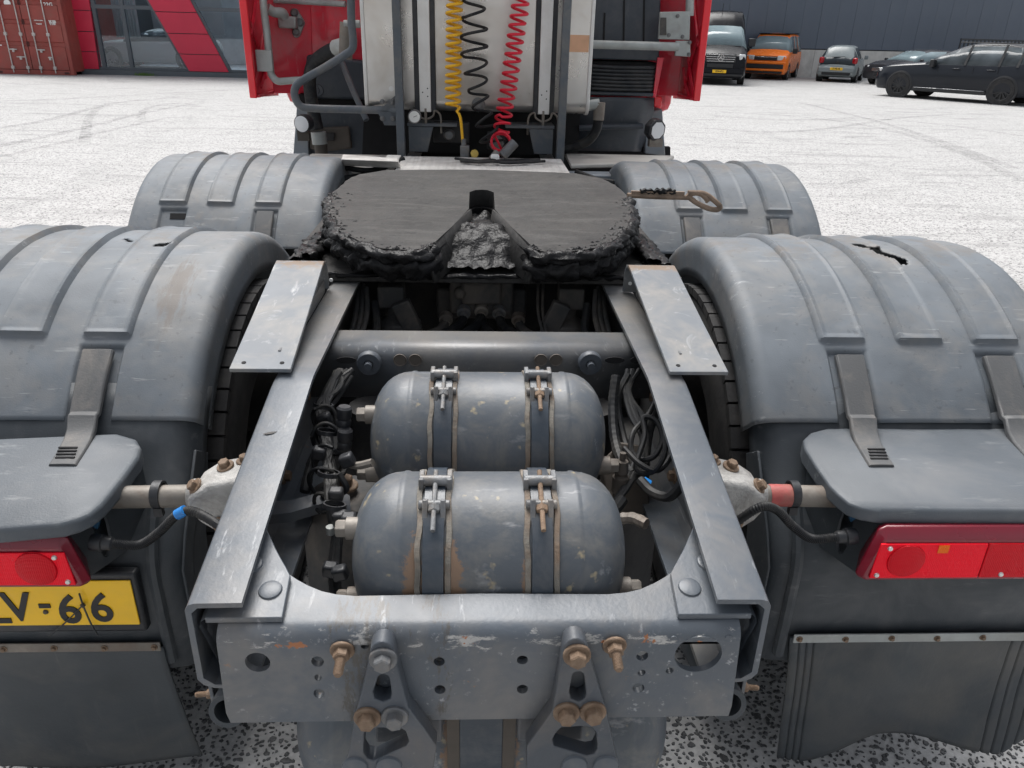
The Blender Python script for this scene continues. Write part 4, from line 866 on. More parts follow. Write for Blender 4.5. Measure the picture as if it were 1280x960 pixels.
# mounting plate across the rails
m = MB(); m.b2(-.53, .53, 1.925, 2.95, 1.0625, 1.084); mp = m.build('mounting_plate', 'fifth_wheel_steel', T, bevel=.004)
lip = MB(); path_ = [(-.50+.1*i/1.0, 1.922, 1.078) for i in range(11)]
def lumpy2(path, rad, sd, sq=.7): o = lumpy('grease', path, rad, sd, sq, .7); return o
lumpy2([(-.50+i*.01, 1.93+.006*noise.noise((i*.3, 0, 0)), 1.081) for i in range(101)], .009, 21)
for s in (-1, 1):
    for k, (xx, zz) in enumerate(((.47, 1.088), (.49, 1.10), (.46, 1.113))): lumpy2([(s*(xx+.02*noise.noise((i*.4, k, s))), 1.98+i*.012, zz) for i in range(18+k*4)], .019, 31+k+s, .55)
# release handle on the right
hy = 2.44
hp = lambda *p: at_y(*p, hy)
m = MB(); m.tube([hp(784, 244), hp(820, 246), hp(861, 247)], .008, 8); m.tube([hp(861, 243), hp(872, 241), hp(882, 243), hp(892, 250), hp(900, 258), hp(896, 262), hp(884, 260), hp(870, 253), hp(858, 244)], .0085, 10); m.tube([hp(860, 241), hp(868, 241), hp(876, 242.5), hp(882, 247), hp(885, 252)], .0085, 10)
m.box(hp(822, 243), (.17, .012, .020)); m.build('release_handle', 'handle_rust', fwh)
lumpy2([hp(800+i*1.2, 239.5+.8*sin(i)) for i in range(38)], .008, 77, 1)
# ---------------- mudguards
PADS = ((.765, .865), (.945, 1.045), (1.122, 1.225)); STR = ((.783, .857), (1.125, 1.205))
ZC, RG, XI, XO = .48, .68, .600, 1.335
def cross(n=150):
    """cross-section: list of (x, drop below the crown)"""
    L = [(XI, .105), (XI, .080), (XI, .055)]
    L += [(XI+.034*(1-cos(a*pi/16)), .034*(1-sin(a*pi/16))) for a in range(0, 8)]
    xs = [XI+.034]; x = XI+.034
    while x < XO-.036:
        near = min(abs(x-e) for p in PADS+STR for e in p); x += .004 if near < .016 else .0065; xs.append(x)
    L += [(x, 0) for x in xs]; xe = xs[-1]; w = XO-xe
    L += [(xe+w*sin(a*pi/16), .036*(1-cos(a*pi/16))) for a in range(1, 9)]+[(XO, .08), (XO, .14)]
    return L
CS = cross()
def guard(s, yc, tears, seed, th0=-64, th1=51):
    m = MB(); ths = []; t = th0
    while t < th1:
        ths.append(t); t += .38 if 30 < t < 41 else (.45 if -4 < t < 15 else 1.0)
    ths.append(th1); rows = []
    for t in ths:
        a = radians(t); row = []
        for x, d in CS:
            h = 0
            if d < .004:
                for p0, p1 in PADS:
                    e = min(x-p0, p1-x, (34.6-t)*.0119, (t+52)*.0119)
                    if e > -.004: h = max(h, .0125*sst(-.003, .0045, e)-.0035*sst(.006, .014, e))
                    ex, et = (x-(p0+p1)/2)/.012, (t-30.8)*.0119/.012
                    h -= .0012*math.exp(-(ex*ex+et*et))
                for p0, p1 in STR:
                    e = min(x-p0+.008, p1+.008-x, (t-36.6)*.0119)
                    if e > -.003: h = min(h, -.011*sst(-.004, .005, e))
            w = .0035*noise.noise((s*x*3.1, yc+t*.03, seed))+.0012*noise.noise((s*x*14, t*.2, seed))
            if t > th1-2: w += .003*noise.noise((s*x*9, 7, seed))
            r = RG-d+h+w
            row.append((s*x, yc-r*sin(a), ZC+r*cos(a)))
        rows.append(row)
    n, mm = len(rows), len(rows[0]); fs = []
    for i in range(n-1):
        for j in range(mm-1):
            x = (CS[j][0]+CS[j+1][0])/2; t = (ths[i]+ths[i+1])/2; cut = False
            for ax_, at_, bx_, bt_, hw in tears:
                A_ = Vector((ax_, at_*.0119)); D_ = Vector((bx_, bt_*.0119))-A_; P_ = Vector((x, t*.0119))-A_; k_ = max(0, min(1, P_.dot(D_)/D_.length_squared)); dd = (P_-D_*k_).length
                cut |= dd < hw*(.35+.65*(4*k_*(1-k_))**.5)*(1+.35*noise.noise((x*45, t*.5, seed+4)))
            if not cut: fs.append((i*mm+j, i*mm+j+1, (i+1)*mm+j+1, (i+1)*mm+j))
    m.add([p for r in rows for p in r], fs)
    return m.build('mudguard', 'guard_plastic', T, ang=44, solid=.004*-s)
def arcpt(yc, t, r=RG): return (yc-r*sin(radians(t)), ZC+r*cos(radians(t)))
def gstrap(par, s, yc, xr, rear=True):
    """rubber latch strap: over the seam and down onto the shelf"""
    m = MB(); x0, x1 = xr
    if rear:
        pts = [arcpt(yc, 37.8, RG+.004), arcpt(yc, 42, RG+.006), arcpt(yc, 46, RG+.008), arcpt(yc, 50, RG+.013)]
        pts += [(1.425, .925), (1.405, .906), (1.375, .896), (1.335, .892), (1.285, .890)]; xsft = [.004, .004, .004, .003, .002, 0, -.004, -.009, -.015]
    else: pts = [arcpt(yc, t, RG+.005) for t in (37.8, 42, 47, 52, 57, 62)]; xsft = [0]*6
    rows = []
    for i, (y, z) in enumerate(pts):
        a = pts[max(i-1, 0)]; b = pts[min(i+1, len(pts)-1)]; d = Vector((b[0]-a[0], b[1]-a[1])).normalized(); nx, nz = (d.y, -d.x)
        if nz < 0: nx, nz = -nx, -nz
        k = xsft[i]; prof = [(0, -.006), (0, .002), (.004, .0055), (.03, .0062), (.070, .0055), (.074, .002), (.074, -.006)]
        wd_ = (x1-x0)*(.88-.022*i); rows.append([(s*(x0+k+.004+wd_*q/.074), y+nx*h, z+nz*h) for q, h in prof])
    m.grid(rows); m.add(rows[0], [tuple(range(7))]); m.add(rows[-1], [tuple(range(7))[::-1]])
    st = m.build('latch_strap', 'strap_rubber', par, ang=40, bevel=.001)
    if rear:
        for i in range(4):
            y = 1.306+i*.0115; xm_ = (x0+x1)/2-.018+.0035*i
            MB().box((s*xm_, y, .8975+(y-1.3)*.06), (.036, .0045, .002)).build('grip_slot', 'dark_void', par)
    return st
YR, YFR = 1.97, 3.36
gR = guard(1, YR, [(.985, 1.0, 1.012, 3.2, .016), (1.02, 3.6, 1.074, 10.6, .027)], 3.3); gL = guard(-1, YR, [(.775, 6.0, .808, 7.4, .011), (.882, 3.4, .915, .6, .006)], 8.1)
fR = guard(1, YFR, [], 12.2); fL = guard(-1, YFR, [], 15.7)
gR['label'] = 'rear right mudguard torn open at the crown'; gL['label'] = 'rear left mudguard with scuffed inner shoulder'; fR['label'] = 'forward right mudguard'; fL['label'] = 'forward left mudguard'
for xr in STR: gstrap(fR, 1, YFR, xr, False)
gstrap(fL, -1, YFR, STR[0], False)
ya, za = arcpt(YFR, 39.2, RG-.010); MB().box((-1.148, ya, za), (.058, .006, .024), Matrix.Rotation(radians(-39.2), 3, 'X')).build('empty_slot', 'dark_void', fL)
for s, g_ in ((1, gR), (-1, gL)):
    for xr in STR: gstrap(g_, s, YR, xr)
    # lower section behind the seam, straight rear wall below the shelf
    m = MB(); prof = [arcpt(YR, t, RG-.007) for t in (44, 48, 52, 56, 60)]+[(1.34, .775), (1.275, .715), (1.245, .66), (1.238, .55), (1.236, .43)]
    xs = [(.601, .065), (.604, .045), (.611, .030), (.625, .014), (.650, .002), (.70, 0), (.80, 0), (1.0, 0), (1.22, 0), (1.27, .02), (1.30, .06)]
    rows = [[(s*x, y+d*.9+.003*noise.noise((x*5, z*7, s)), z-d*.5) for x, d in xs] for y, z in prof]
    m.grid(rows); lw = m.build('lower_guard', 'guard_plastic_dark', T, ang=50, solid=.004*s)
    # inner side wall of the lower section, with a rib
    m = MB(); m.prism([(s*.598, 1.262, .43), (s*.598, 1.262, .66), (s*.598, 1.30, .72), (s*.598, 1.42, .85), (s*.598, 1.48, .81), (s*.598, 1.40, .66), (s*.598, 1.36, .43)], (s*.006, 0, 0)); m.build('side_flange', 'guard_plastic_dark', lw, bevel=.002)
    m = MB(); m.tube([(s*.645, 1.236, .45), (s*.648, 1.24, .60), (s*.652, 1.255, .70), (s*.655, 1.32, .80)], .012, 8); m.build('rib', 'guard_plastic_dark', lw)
# ---------------- light shelves
SZ = .884
shR = [(1003, 553), (1012, 545), (1030, 540.5), (1500, 541), (1500, 638), (1280, 638), (1100, 636.5), (1078, 633), (1061, 627), (1048, 617), (1037, 607), (1020, 585), (1005, 563)]
shL = [(177, 562), (172, 553), (150, 547), (100, 549), (-220, 562), (-260, 668), (0, 660), (78, 653), (98, 647), (113, 640), (127, 629), (140, 615), (158, 594), (174, 573)]
SHELF = {}
for s, poly in ((1, shR), (-1, shL)):
    pts = [at_z(*p, SZ) for p in poly]; cx_ = sum(p.x for p in pts)/len(pts)
    m = MB(); n = len(pts); ctr = Vector((s*.95, 1.28, SZ))
    r0_ = [p+(ctr-p)*.035+Vector((0, (p.y-1.3)*.0, .0+.012*max(0, (p.y-1.15))/.27)) for p in pts]
    r1_ = [p+Vector((0, 0, -.006+.012*max(0, (p.y-1.15))/.27)) for p in pts]; r2_ = [p+Vector((0, 0, -.030)) for p in pts]; r3_ = [p+(ctr-p)*.03+Vector((0, 0, -.034)) for p in pts]
    m.add(r0_, [tuple(range(n))]); m.add(r0_+r1_+r2_+r3_, [(k*n+i, k*n+(i+1) % n, (k+1)*n+(i+1) % n, (k+1)*n+i) for k in range(3) for i in range(n)]); m.add(r3_, [tuple(range(n))[::-1]])
    sf = m.build('light_shelf', 'shelf_plastic', T, bevel=.005, seg=3, ang=40); SHELF[s] = sf
    # box under the shelf with the opening for the support tube
    U = Vector((s*.045, -.14, 0)).normalized(); O = Vector((s*.690, 1.305, 0))
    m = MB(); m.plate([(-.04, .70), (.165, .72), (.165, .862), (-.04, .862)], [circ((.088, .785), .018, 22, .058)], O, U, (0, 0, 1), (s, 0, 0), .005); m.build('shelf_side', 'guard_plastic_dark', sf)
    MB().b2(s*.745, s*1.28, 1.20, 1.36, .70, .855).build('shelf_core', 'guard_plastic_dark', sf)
# ---------------- support tubes and cast clamps on the rails
for s in (-1, 1):
    y0, z0 = 1.25, .850
    m = MB(); m.cyl((s*.40, y0, z0), (s*.695, y0-.004, z0-.004), .0215, 20); tb = m.build('support_tube', 'tube_steel', T, label='greyish brown support tube of the left mudguard' if s < 0 else 'rusty support tube with faded red paint')
    if s > 0: MB().lathe([(.0217, .0), (.0222, .004), (.0222, .046), (.0217, .05)], (.562, y0-.003, z0-.0015), (1, -.02, 0), 20).build('red_paint_band', 'tube_painted_red', tb)
    m = MB(); m.lathe([(.0215, -.008), (.0265, -.008), (.0265, .008), (.0215, .008)], (s*.612, y0, z0), (1, 0, 0), 20); m.box((s*.612, y0-.012, z0-.030), (.016, .012, .018)); m.build('cable_clip', 'black_plastic', tb)
    m = MB(); q = [(.0, -.05), (.03, -.078), (.07, -.074), (.125, -.03), (.145, .0), (.140, .025), (.10, .052), (.05, .062), (.0, .05)]
    m.prism([(s*(.399+a), y0-.052, z0+b) for a, b in q], (0, .095, 0)); m.cyl((s*.40, y0, z0), (s*.555, y0, z0), .030, 16)
    cl = m.build('tube_clamp', 'cast_alloy', T, bevel=.010, seg=3)
    for dx, dy, dz, ax in ((.082, .005, .058, (s*.2, -.2, 1)), (.128, -.03, .036, (s*.7, -.4, .7)), (.085, -.054, -.030, FB), (.05, .02, .060, (0, 0, 1))):
        inst('bolt', BOLT, cl, (s*(.399+dx), y0+dy, z0+dz), ax, .4, .95)
# ---------------- tail lights
def lens_mat(name, col):
    m = mat(name, col, .30, spec=.18, var=.05); nt = m.node_tree; b = nt.nodes['Principled BSDF']
    tc = nd(nt, 'ShaderNodeTexCoord'); w = nd(nt, 'ShaderNodeTexWave', wave_type='BANDS', bands_direction='Z'); w.inputs['Scale'].default_value = 110; w.inputs['Distortion'].default_value = 0
    nt.links.new(tc.outputs['Object'], w.inputs['Vector']); w2 = nd(nt, 'ShaderNodeTexWave', wave_type='BANDS', bands_direction='X'); w2.inputs['Scale'].default_value = 90; nt.links.new(tc.outputs['Object'], w2.inputs['Vector']); bp = nd(nt, 'ShaderNodeBump'); bp.inputs['Strength'].default_value = .35; bp.inputs['Distance'].default_value = .002
    nt.links.new(math_(nt, 'ADD', w.outputs['Fac'], math_(nt, 'MULTIPLY', w2.outputs['Fac'], .5)), bp.inputs['Height']); nt.links.new(bp.outputs[0], b.inputs['Normal'])
lens_mat('lens_red', (.95, .008, .026)); lens_mat('lens_red_dark', (.62, .004, .014)); lens_mat('lens_white', (.75, .74, .72)); lens_mat('lens_amber', (.85, .16, .01)); mat('lamp_rim', (.20, .006, .020), .3, coat=.4, var=.08)
for s in (-1, 1):
    y0 = 1.12; z0, z1 = (.741, .858) if s > 0 else (.736, .846); xa = .704; xb = xa+.44
    m = MB(); o = [(xa, z0+.008), (xa+.008, z0), (xb, z0), (xb, z1), (xa+.036, z1), (xa+.022, z1-.008)]
    i_ = [(xa+.020, z0+.012), (xb-.014, z0+.012), (xb-.014, z1-.026), (xa+.036, z1-.026)]
    ob = [(x+(.034 if x < xa+.1 else 0), z) for x, z in o]; m.add([(s*x, y0+.012, z) for x, z in o]+[(s*x, y0+.07, z*.7+.3*(z0+z1)/2) for x, z in ob], [(k, (k+1) % 6, (k+1) % 6+6, k+6) for k in range(6)])
    fr_ = [(xa+.010, z0+.010), (xa+.014, z0+.005), (xb-.006, z0+.005), (xb-.006, z1-.020), (xa+.034, z1-.020), (xa+.030, z1-.026)]
    m.add([(s*x, y0+.012, z) for x, z in o]+[(s*x, y0-.004, z) for x, z in fr_], [(k, (k+1) % 6, (k+1) % 6+6, k+6) for k in range(6)]); m.add([(s*x, y0-.004, z) for x, z in fr_], [tuple(range(6))])
    tl = m.build('tail_light', 'lamp_rim', T, bevel=.003, ang=40, label='left red tail light above the yellow plate' if s < 0 else 'right red tail light under the plastic shelf')
    def pane(x0, x1, mname, nm, lean=0):
        MB().prism([(s*(x0+lean), y0-.004, z0+.0125), (s*x1, y0-.004, z0+.0125), (s*x1, y0-.004, z1-.0275), (s*(x0+lean*2.2), y0-.004, z1-.0275)], (0, -.004, 0)).build(nm, mname, tl, bevel=.0012)
    pane(xa+.013, xa+.225, 'lens_red', 'lens', .005); pane(xa+.227, xa+.345, 'lens_red_dark', 'lens', 0); pane(xa+.347, xb-.012, 'lens_white' if s > 0 else 'lens_red', 'lens')
    dm = MB(); dm.lathe([(.036, 0), (.0345, .003), (.024, .0055), (.010, .0065), (0, .0066)], (s*(xa+.078), y0-.0075, (z0+z1)/2-.006), FB, 30); dm.build('lamp_dome', 'lens_red_dark', tl)
    if s > 0: MB().b2(s*(xa+.132), s*(xa+.152), y0-.0092, y0-.0085, z1-.047, z1-.030).build('amber_mark', 'lens_amber', tl)
    for dx, dz in ((.042, z1-.037), (.030, z0+.020), (.268, z0+.020)): MB().lathe([(0, .003), (.004, .0025), (.0052, 0)], (s*(xa+dx), y0-.008, dz), FB, 12).build('screw', 'screw_steel', tl)
    # plug and corrugated cable to the frame
    pl = MB(); a = Vector((s*(xa+.004), y0+.045, (z0+z1)/2+.012)); pl.lathe([(0, 0), (.015, 0), (.0165, .004), (.0165, .020), (.013, .022), (.012, .036), (.008, .040), (0, .04)], a, (-s, 0, -.1), 14); pl.build('plug', 'black_plastic', tl)
    MB().prism([(s*(xa+.0), y0+.065, z1-.03), (s*(xa-.012), y0+.065, z1+.004), (s*(xa-.004), y0+.065, z1+.012), (s*(xa+.02), y0+.065, z1-.01)], (0, .01, 0)).build('mount_bracket', 'blue_bracket', tl)
    e = Vector((s*.41, 1.10, .85)) if s < 0 else Vector((s*.46, 1.19, .80))
    pth = [a+Vector((-s*.038, 0, -.004)), a+Vector((-s*.085, .0, -.006)), a+Vector((-s*.125, .0, .022)), a+Vector((-s*.165, .0, .060)), a+Vector((-s*.205, -.01, .068)), e]
    MB().tube(pth, lambda t: .0078+.0011*(1 if int(t*130) % 2 else 0), 10, 26).build('light_cable', 'hose_black', T)
    if s < 0: c_ = pth[3]+Vector((.006, -.002, .004)); MB().cyl(c_-Vector((.008, 0, .004)), c_+Vector((.008, 0, .006)), .0098, 14).build('cable_tag', 'blue_clip', T)
# ---------------- number plate on the left
yP = 1.212; pr_, pt_ = at_y(175, 781, yP), at_y(163, 731, yP); zb_ = pr_.z; zt_p = zb_+.110; xr_ = pr_.x
m = MB(); m.b2(xr_-.535, xr_+.010, yP+.004, yP+.028, zb_-.022, zt_p+.014); hol = m.build('plate_holder', 'black_plastic', T, bevel=.006)
m = MB(); m.b2(xr_-.52, xr_, yP, yP+.0035, zb_, zt_p); npl = m.build('number_plate', 'plate_yellow', T, bevel=.0015, label='yellow number plate half hidden by the left tail light')
def pch(ch, px, py, size=.098, w=.92): p = at_y(px, py, yP); put_text(ch, size, npl, (p.x, yP-.0012, p.z), (1, 0, 0), (0, 0, 1), 'plate_black', 'plate_character', .0008, .0018, w)
pch('6', 127, 761); pch('6', 87, 763); pch('V', 23, 760); pch('L', -4, 763)
p = at_y(56, 757, yP); MB().b2(p.x-.011, p.x+.011, yP-.002, yP, p.z-.005, p.z+.005).build('plate_character', 'plate_black', npl)
p = at_y(57.5, 764.5, yP); MB().lathe([(0, .003), (.004, .0028), (.0055, 0)], (p.x, yP-.001, p.z), FB, 12).build('plate_screw', 'brown_dirty', npl)
q = lambda px, py, y=1.205: at_y(px, py, y)
m = MB(); m.tube([q(99, 742), q(104, 757), q(113, 778), q(122, 794)], .0017, 6); m.tube([q(104, 756), q(84, 776), q(62, 795)], .0015, 6); m.cyl(q(102, 755), q(105, 758), .0042, 8); m.build('cable_tie', 'black_plastic', npl)
# ---------------- mud flaps
def flap(s, W, x0, lab):
    ztop_, y0 = (.515, 1.228) if s < 0 else (.522, 1.226)
    us = sorted(set([i/44 for i in range(45)]+[g_+d for g_ in (.035, .062, .088, .77, .80, .82, .86, .90, .94) for d in (-.008, -.005, -.0025, 0, .0025, .005, .008)])); n, k = len(us)-1, 26; m = MB(); rows = []
    for i in range(n+1):
        u = us[i]; row = []
        for j in range(k+1):
            v = j/k; x = x0+W*u
            if s > 0:
                L = .425-.105*sst(.05, .42, u)+.015*sst(.5, .8, u)-.06*sst(.88, 1.0, u); x += .062*v*(1-u); yy = y0+.05*v*v*(1-u)-.02*v*u+.012*sin(u*9+v*3)*v
            else:
                L = .36+.03*u; x += -.012*v; yy = y0+.03*v*v+.010*sin(u*7+v*2)*v
            gr = 0
            if s > 0:
                for gx in (.035, .062, .088, .82, .86, .90, .94): gr += .0045*math.exp(-((u-gx)/.0036)**2)
            row.append((s*x, yy+gr+.002*noise.noise((x*8, v*5, s)), ztop_-.02-L*v))
        rows.append(row)
    m.grid(rows); f = m.build('mud_flap', 'flap_rubber', T, ang=60, solid=.006*-s, label=lab)
    m = MB(); m.b2(s*(x0+.004), s*(x0+W-.005), y0-.008, y0-.004, ztop_-.026, ztop_-.004); st = m.build('clamp_strip', 'tube_steel' if s < 0 else 'galvanised', f, bevel=.001)
    for i in range(6): inst('bolt', BOLT, f, (s*(x0+.016+i*.1), y0-.008, ztop_-.0155+.0008*(-1)**i), FB, i*.5, .42)
    return f
flap(1, .60, .660, 'right rubber mud flap with moulded grooves'); flap(-1, .60, .652, 'left plain rubber mud flap below the number plate')
# ---------------- wheels
def tyre_mesh():
    m = MB(); r, w = .515, .30
    m.lathe([(.30, -w*.42), (.36, -w*.49), (.44, -w*.5), (.485, -w*.47), (.502, -w*.42), (.504, 0), (.502, w*.42), (.485, w*.47), (.44, w*.5), (.36, w*.49), (.30, w*.42), (.30, -w*.42)], (0, 0, 0), (1, 0, 0), 72)
    for ring in (-.47, -.455): m.lathe([(.40, w*ring-.001), (.403, w*ring-.006), (.406, w*ring-.001)], (0, 0, 0), (1, 0, 0), 72)
    N = 58
    for i in range(N):
        for k, (xc, bw) in enumerate(((-.118, .052), (-.055, .055), (.006, .05), (.065, .05), (.120, .05))):
            a = 2*pi*(i+.5*(k % 2))/N; R = Matrix.Rotation(a, 3, 'X'); m.box(R @ Vector((xc, 0, .507)), (bw, .0495, .020), R)
    return m.mesh('tyre', 'tyre_rubber', 40)
TY = tyre_mesh()
rm = MB(); rm.lathe([(.0, .06), (.20, .06), (.24, -.02), (.28, -.10), (.305, -.11), (.30, .10), (.29, .11)], (0, 0, 0), (1, 0, 0), 40); RIM = rm.mesh('rim', 'axle_dark')
for yc in (YR, YFR):
    for s in (-1, 1):
        for x in (.728, 1.085):
            w = bpy.data.objects.new('wheel', TY); link(w, T); w.matrix_basis = Matrix.Translation((s*x, yc, .515)) @ Matrix.Rotation(random.random(), 4, 'X') @ Matrix.Scale(s, 4, (1, 0, 0))
            o = bpy.data.objects.new('rim', RIM); COL.objects.link(o); o.parent = w
    m = MB(); m.cyl((-.75, yc, .515), (.75, yc, .515), .075, 20); m.lathe([(0, -.2), (.12, -.19), (.20, -.10), (.215, 0), (.20, .10), (.12, .19), (0, .2)], (0, yc, .515), (0, 1, 0), 24); m.build('axle', 'axle_dark', T)
# ---------------- things between the rails ahead of the middle crossmember
m = MB(); m.cyl((0, 2.2, .60), (0, 3.1, .70), .05, 14); m.build('propshaft', 'axle_dark', T)
m = MB(); m.b2(-.09, .09, 2.06, 2.14, .93, 1.05); m.b2(-.055, .055, 2.035, 2.07, .965, 1.03); m.b2(-.13, .13, 2.10, 2.17, .90, .99); m.cyl((-.06, 2.05, 1.0), (-.06, 2.02, 1.0), .016, 12); vb = m.build('valve_block', 'chassis_dirty', T, bevel=.008)
for i, (x, z) in enumerate(((-.10, .925), (-.05, .945), (.0, .95), (.05, .945), (.105, .925))): MB().lathe([(0, 0), (.020, 0), (.020, .018), (.013, .020), (.013, .036), (0, .036)], (x, 2.055, z), (0, -1, -.35), 14).build('port', 'bolt_grey' if i % 2 else 'tube_steel', vb)
for x, z, ex in ((-.10, .915, -.24), (-.05, .93, -.15), (.0, .938, -.07), (.0, .93, .05), (.05, .93, .13), (.105, .915, .22)):
    MB().tube([(x, 2.03, z), (x+.15*(ex-x), 1.99, z-.012), (x+.6*(ex-x), 1.93, z-.016), (ex, 1.87, z-.02), (ex*1.15, 1.78, z-.06)], .0135, 10).build('air_hose', 'chassis_dirty' if abs(ex) > .2 else 'hose_black', T)
for s in (-1, 1):
    m = MB(); m.lathe([(0, 0), (.06, 0), (.072, .02), (.072, .06), (.080, .065), (.080, .085), (.072, .09), (.066, .16), (.03, .18), (.026, .24), (0, .24)], (s*.225, 1.98, .77), (s*.05, .12, 1), 24); m.box((s*.245, 2.0, 1.005), (.07, .06, .06)); m.box((s*.20, 1.95, .96), (.05, .03, .09), Matrix.Rotation(.4*s, 3, 'Y')); bc = m.build('brake_chamber', 'chassis_dirty', T, bevel=.004)
    for k in range(4): inst('bolt', BOLT_G, bc, (s*.225+.074*cos(k*1.1+3.6), 1.985+.074*sin(k*1.1+3.6), .862), (0, 0, 1), 0, .7)
    MB().tube([(s*.285, 1.95, 1.0), (s*.275, 1.90, .95), (s*.282, 1.86, .92), (s*.27, 1.80, .88)], .011, 8).build('air_hose', 'hose_black', T)
    for k in range(3): MB().tube([(s*(.31+.012*k), 1.98+.03*k, 1.03), (s*(.30+.014*k), 1.90, .985), (s*(.305+.012*k), 1.80, .95), (s*.31, 1.70, .92)], .007, 8).build('air_hose', 'chassis_dirty', T)
    m = MB(); m.b2(s*.30, s*.388, 1.66, 1.72, .83, .97); m.build('rail_bracket', 'axle_dark', T, bevel=.006)
MB().tube([(.16, 2.08, 1.04), (.155, 1.98, .97), (.165, 1.90, .93)], .004, 6).build('air_pipe', 'chassis_dirty', T); MB().tube([(.175, 2.08, 1.04), (.168, 1.98, .97), (.175, 1.90, .93)], .004, 6).build('air_pipe', 'chassis_dirty', T)
m = MB(); m.b2(-.388, .388, 2.35, 2.40, .32, 1.05); m.build('crossmember_blocker', 'axle_dark', T)  # crossmember extended far down to hide the bright ground behind it
m = MB(); m.b2(-.39, .39, 1.6, 1.66, .60, .64); m.build('cross_tube', 'axle_dark', T)
# ---------------- left of the tanks: air spring, pipes and cable bundle
m = MB(); c = Vector((-.262, 1.255, .845)); m.lathe([(0, .02), (.02, .02), (.022, .006), (.062, .006), (.068, .002), (.070, -.012), (.07, -.05), (.085, -.09), (.085, -.2)], c, (0, 0, 1), 36); sp_ = m.build('air_spring', 'chassis_dirty', T)
inst('bolt', BOLT, sp_, c+Vector((0, 0, .018)), (0, 0, 1), 0, 1.5)
m = MB(); P = [(-.385, 1.16, .868), (-.34, 1.165, .870), (-.30, 1.185, .872), (-.27, 1.20, .872), (-.245, 1.19, .862), (-.235, 1.14, .85)]
m.grid([[(x, y-.018, z+.008), (x, y+.018, z+.012), (x, y+.018, z-.006), (x, y-.018, z-.012), (x, y-.018, z+.008)] for x, y, z in P]); m.build('spring_bracket', 'chassis_dark', T, ang=40)
B_ = lambda px, py, y: at_y(px, py, y)
def hose(pts, r, mname='hose_black', nm='air_hose', par=T, corr=0, seg=8):
    rr = (lambda t: r*(1+.10*(1 if int(t*corr) % 2 else 0))) if corr else r
    return MB().tube(pts, rr, seg, 14 if corr else 6).build(nm, mname, par)
rh = random.Random(11)
for k in range(6):
    j = lambda: rh.uniform(-3.5, 3.5)
    hose([B_(425+j(), 465, 1.46), B_(412+j(), 490, 1.42), B_(405+j(), 515, 1.38), B_(408+j(), 545, 1.33), B_(412+j(), 575, 1.27), B_(416+j(), 600, 1.20), B_(420+j(), 640, 1.14), B_(422+j(), 680, 1.10), B_(418+j(), 712, 1.06), B_(420+j(), 760, 1.02)], rh.choice((.006, .0075, .009)))
hose([B_(440, 470, 1.46), B_(420, 500, 1.42), B_(396, 530, 1.36), B_(399, 560, 1.31), B_(428, 570, 1.27), B_(430, 590, 1.24), B_(405, 612, 1.20), B_(410, 622, 1.18), B_(433, 612, 1.17), B_(424, 592, 1.18)], .0055)
hose([B_(400, 560, 1.30), B_(388, 585, 1.26), B_(381, 615, 1.22)], .010, corr=60)
hose([B_(428, 575, 1.22), B_(445, 582, 1.20), B_(466, 578, 1.19)], .0075, 'tube_steel')
for (px, py, y, nm) in ((430, 520, 1.30, 'connector'), (431, 548, 1.28, 'connector')):
    p = B_(px, py, y); MB().lathe([(0, -.02), (.013, -.02), (.0145, -.01), (.0125, -.006), (.0145, 0), (.0145, .016), (.011, .02), (0, .02)], p, (.1, .1, 1), 16).build(nm, 'black_plastic', T)
for px, py, y in ((406, 524, 1.35), (399, 566, 1.26), (434, 575, 1.20), (425, 647, 1.10), (436, 650, 1.09), (413, 712, 1.04), (425, 716, 1.03), (420, 618, 1.15)):
    p = B_(px, py, y); MB().box(p, (.026, .022, .024), Matrix.Rotation(rh.uniform(-.4, .4), 3, 'Y')).build('connector', 'black_plastic', T, bevel=.005)
for k in range(9):    # more of the loom, tied in uneven bunches
    a = rh.uniform(-9, 9); b = rh.uniform(-7, 7)
    hose([B_(432+a, 462, 1.47), B_(418+b, 485, 1.43), B_(402+a*.8, 508, 1.385), B_(404+b, 535, 1.34), B_(409+a*.5, 560, 1.29), B_(410+b*.5, 590, 1.22), B_(414+a*.6, 625, 1.15), B_(417+b*.4, 660, 1.115)], rh.choice((.0035, .0045, .006)))
for k in range(5):
    c0 = B_(408+rh.uniform(-5, 8), 520+k*26, 1.36-.045*k); r_h = rh.uniform(.016, .028); w0 = rh.uniform(0, 6)
    hose([c0+Vector((r_h*cos(w0+i*.62), -.012+.006*sin(i), r_h*1.2*sin(w0+i*.62))) for i in range(11)], .0036)
for px, py, y in ((409, 540, 1.31), (411, 592, 1.20), (418, 632, 1.12), (404, 507, 1.38)): p = B_(px, py, y); MB().lathe([(.017, -.004), (.0205, -.004), (.0205, .004), (.017, .004)], p, (.15, .3, 1), 14).build('cable_tie', 'black_plastic', T)
for k in range(7):
    a = rh.uniform(-8, 8); b = rh.uniform(-6, 6)
    hose([B_(792+a, 462, 1.49), B_(786+b, 490, 1.45), B_(796+a, 520, 1.39), B_(808+b, 550, 1.33), B_(800+a, 580, 1.28), B_(786+b, 606, 1.23), B_(770+a*.4, 630, 1.19)], rh.choice((.0035, .0045, .006)))
p = B_(413, 662, 1.09); MB().cyl(p-Vector((0, 0, .008)), p+Vector((0, 0, .006)), .0075, 12).build('cable_label', 'galvanised', T)
MB().cyl((-.235, 1.47, .55), (-.235, 1.47, .93), .05, 20).build('shock_absorber', 'axle_dark', T)
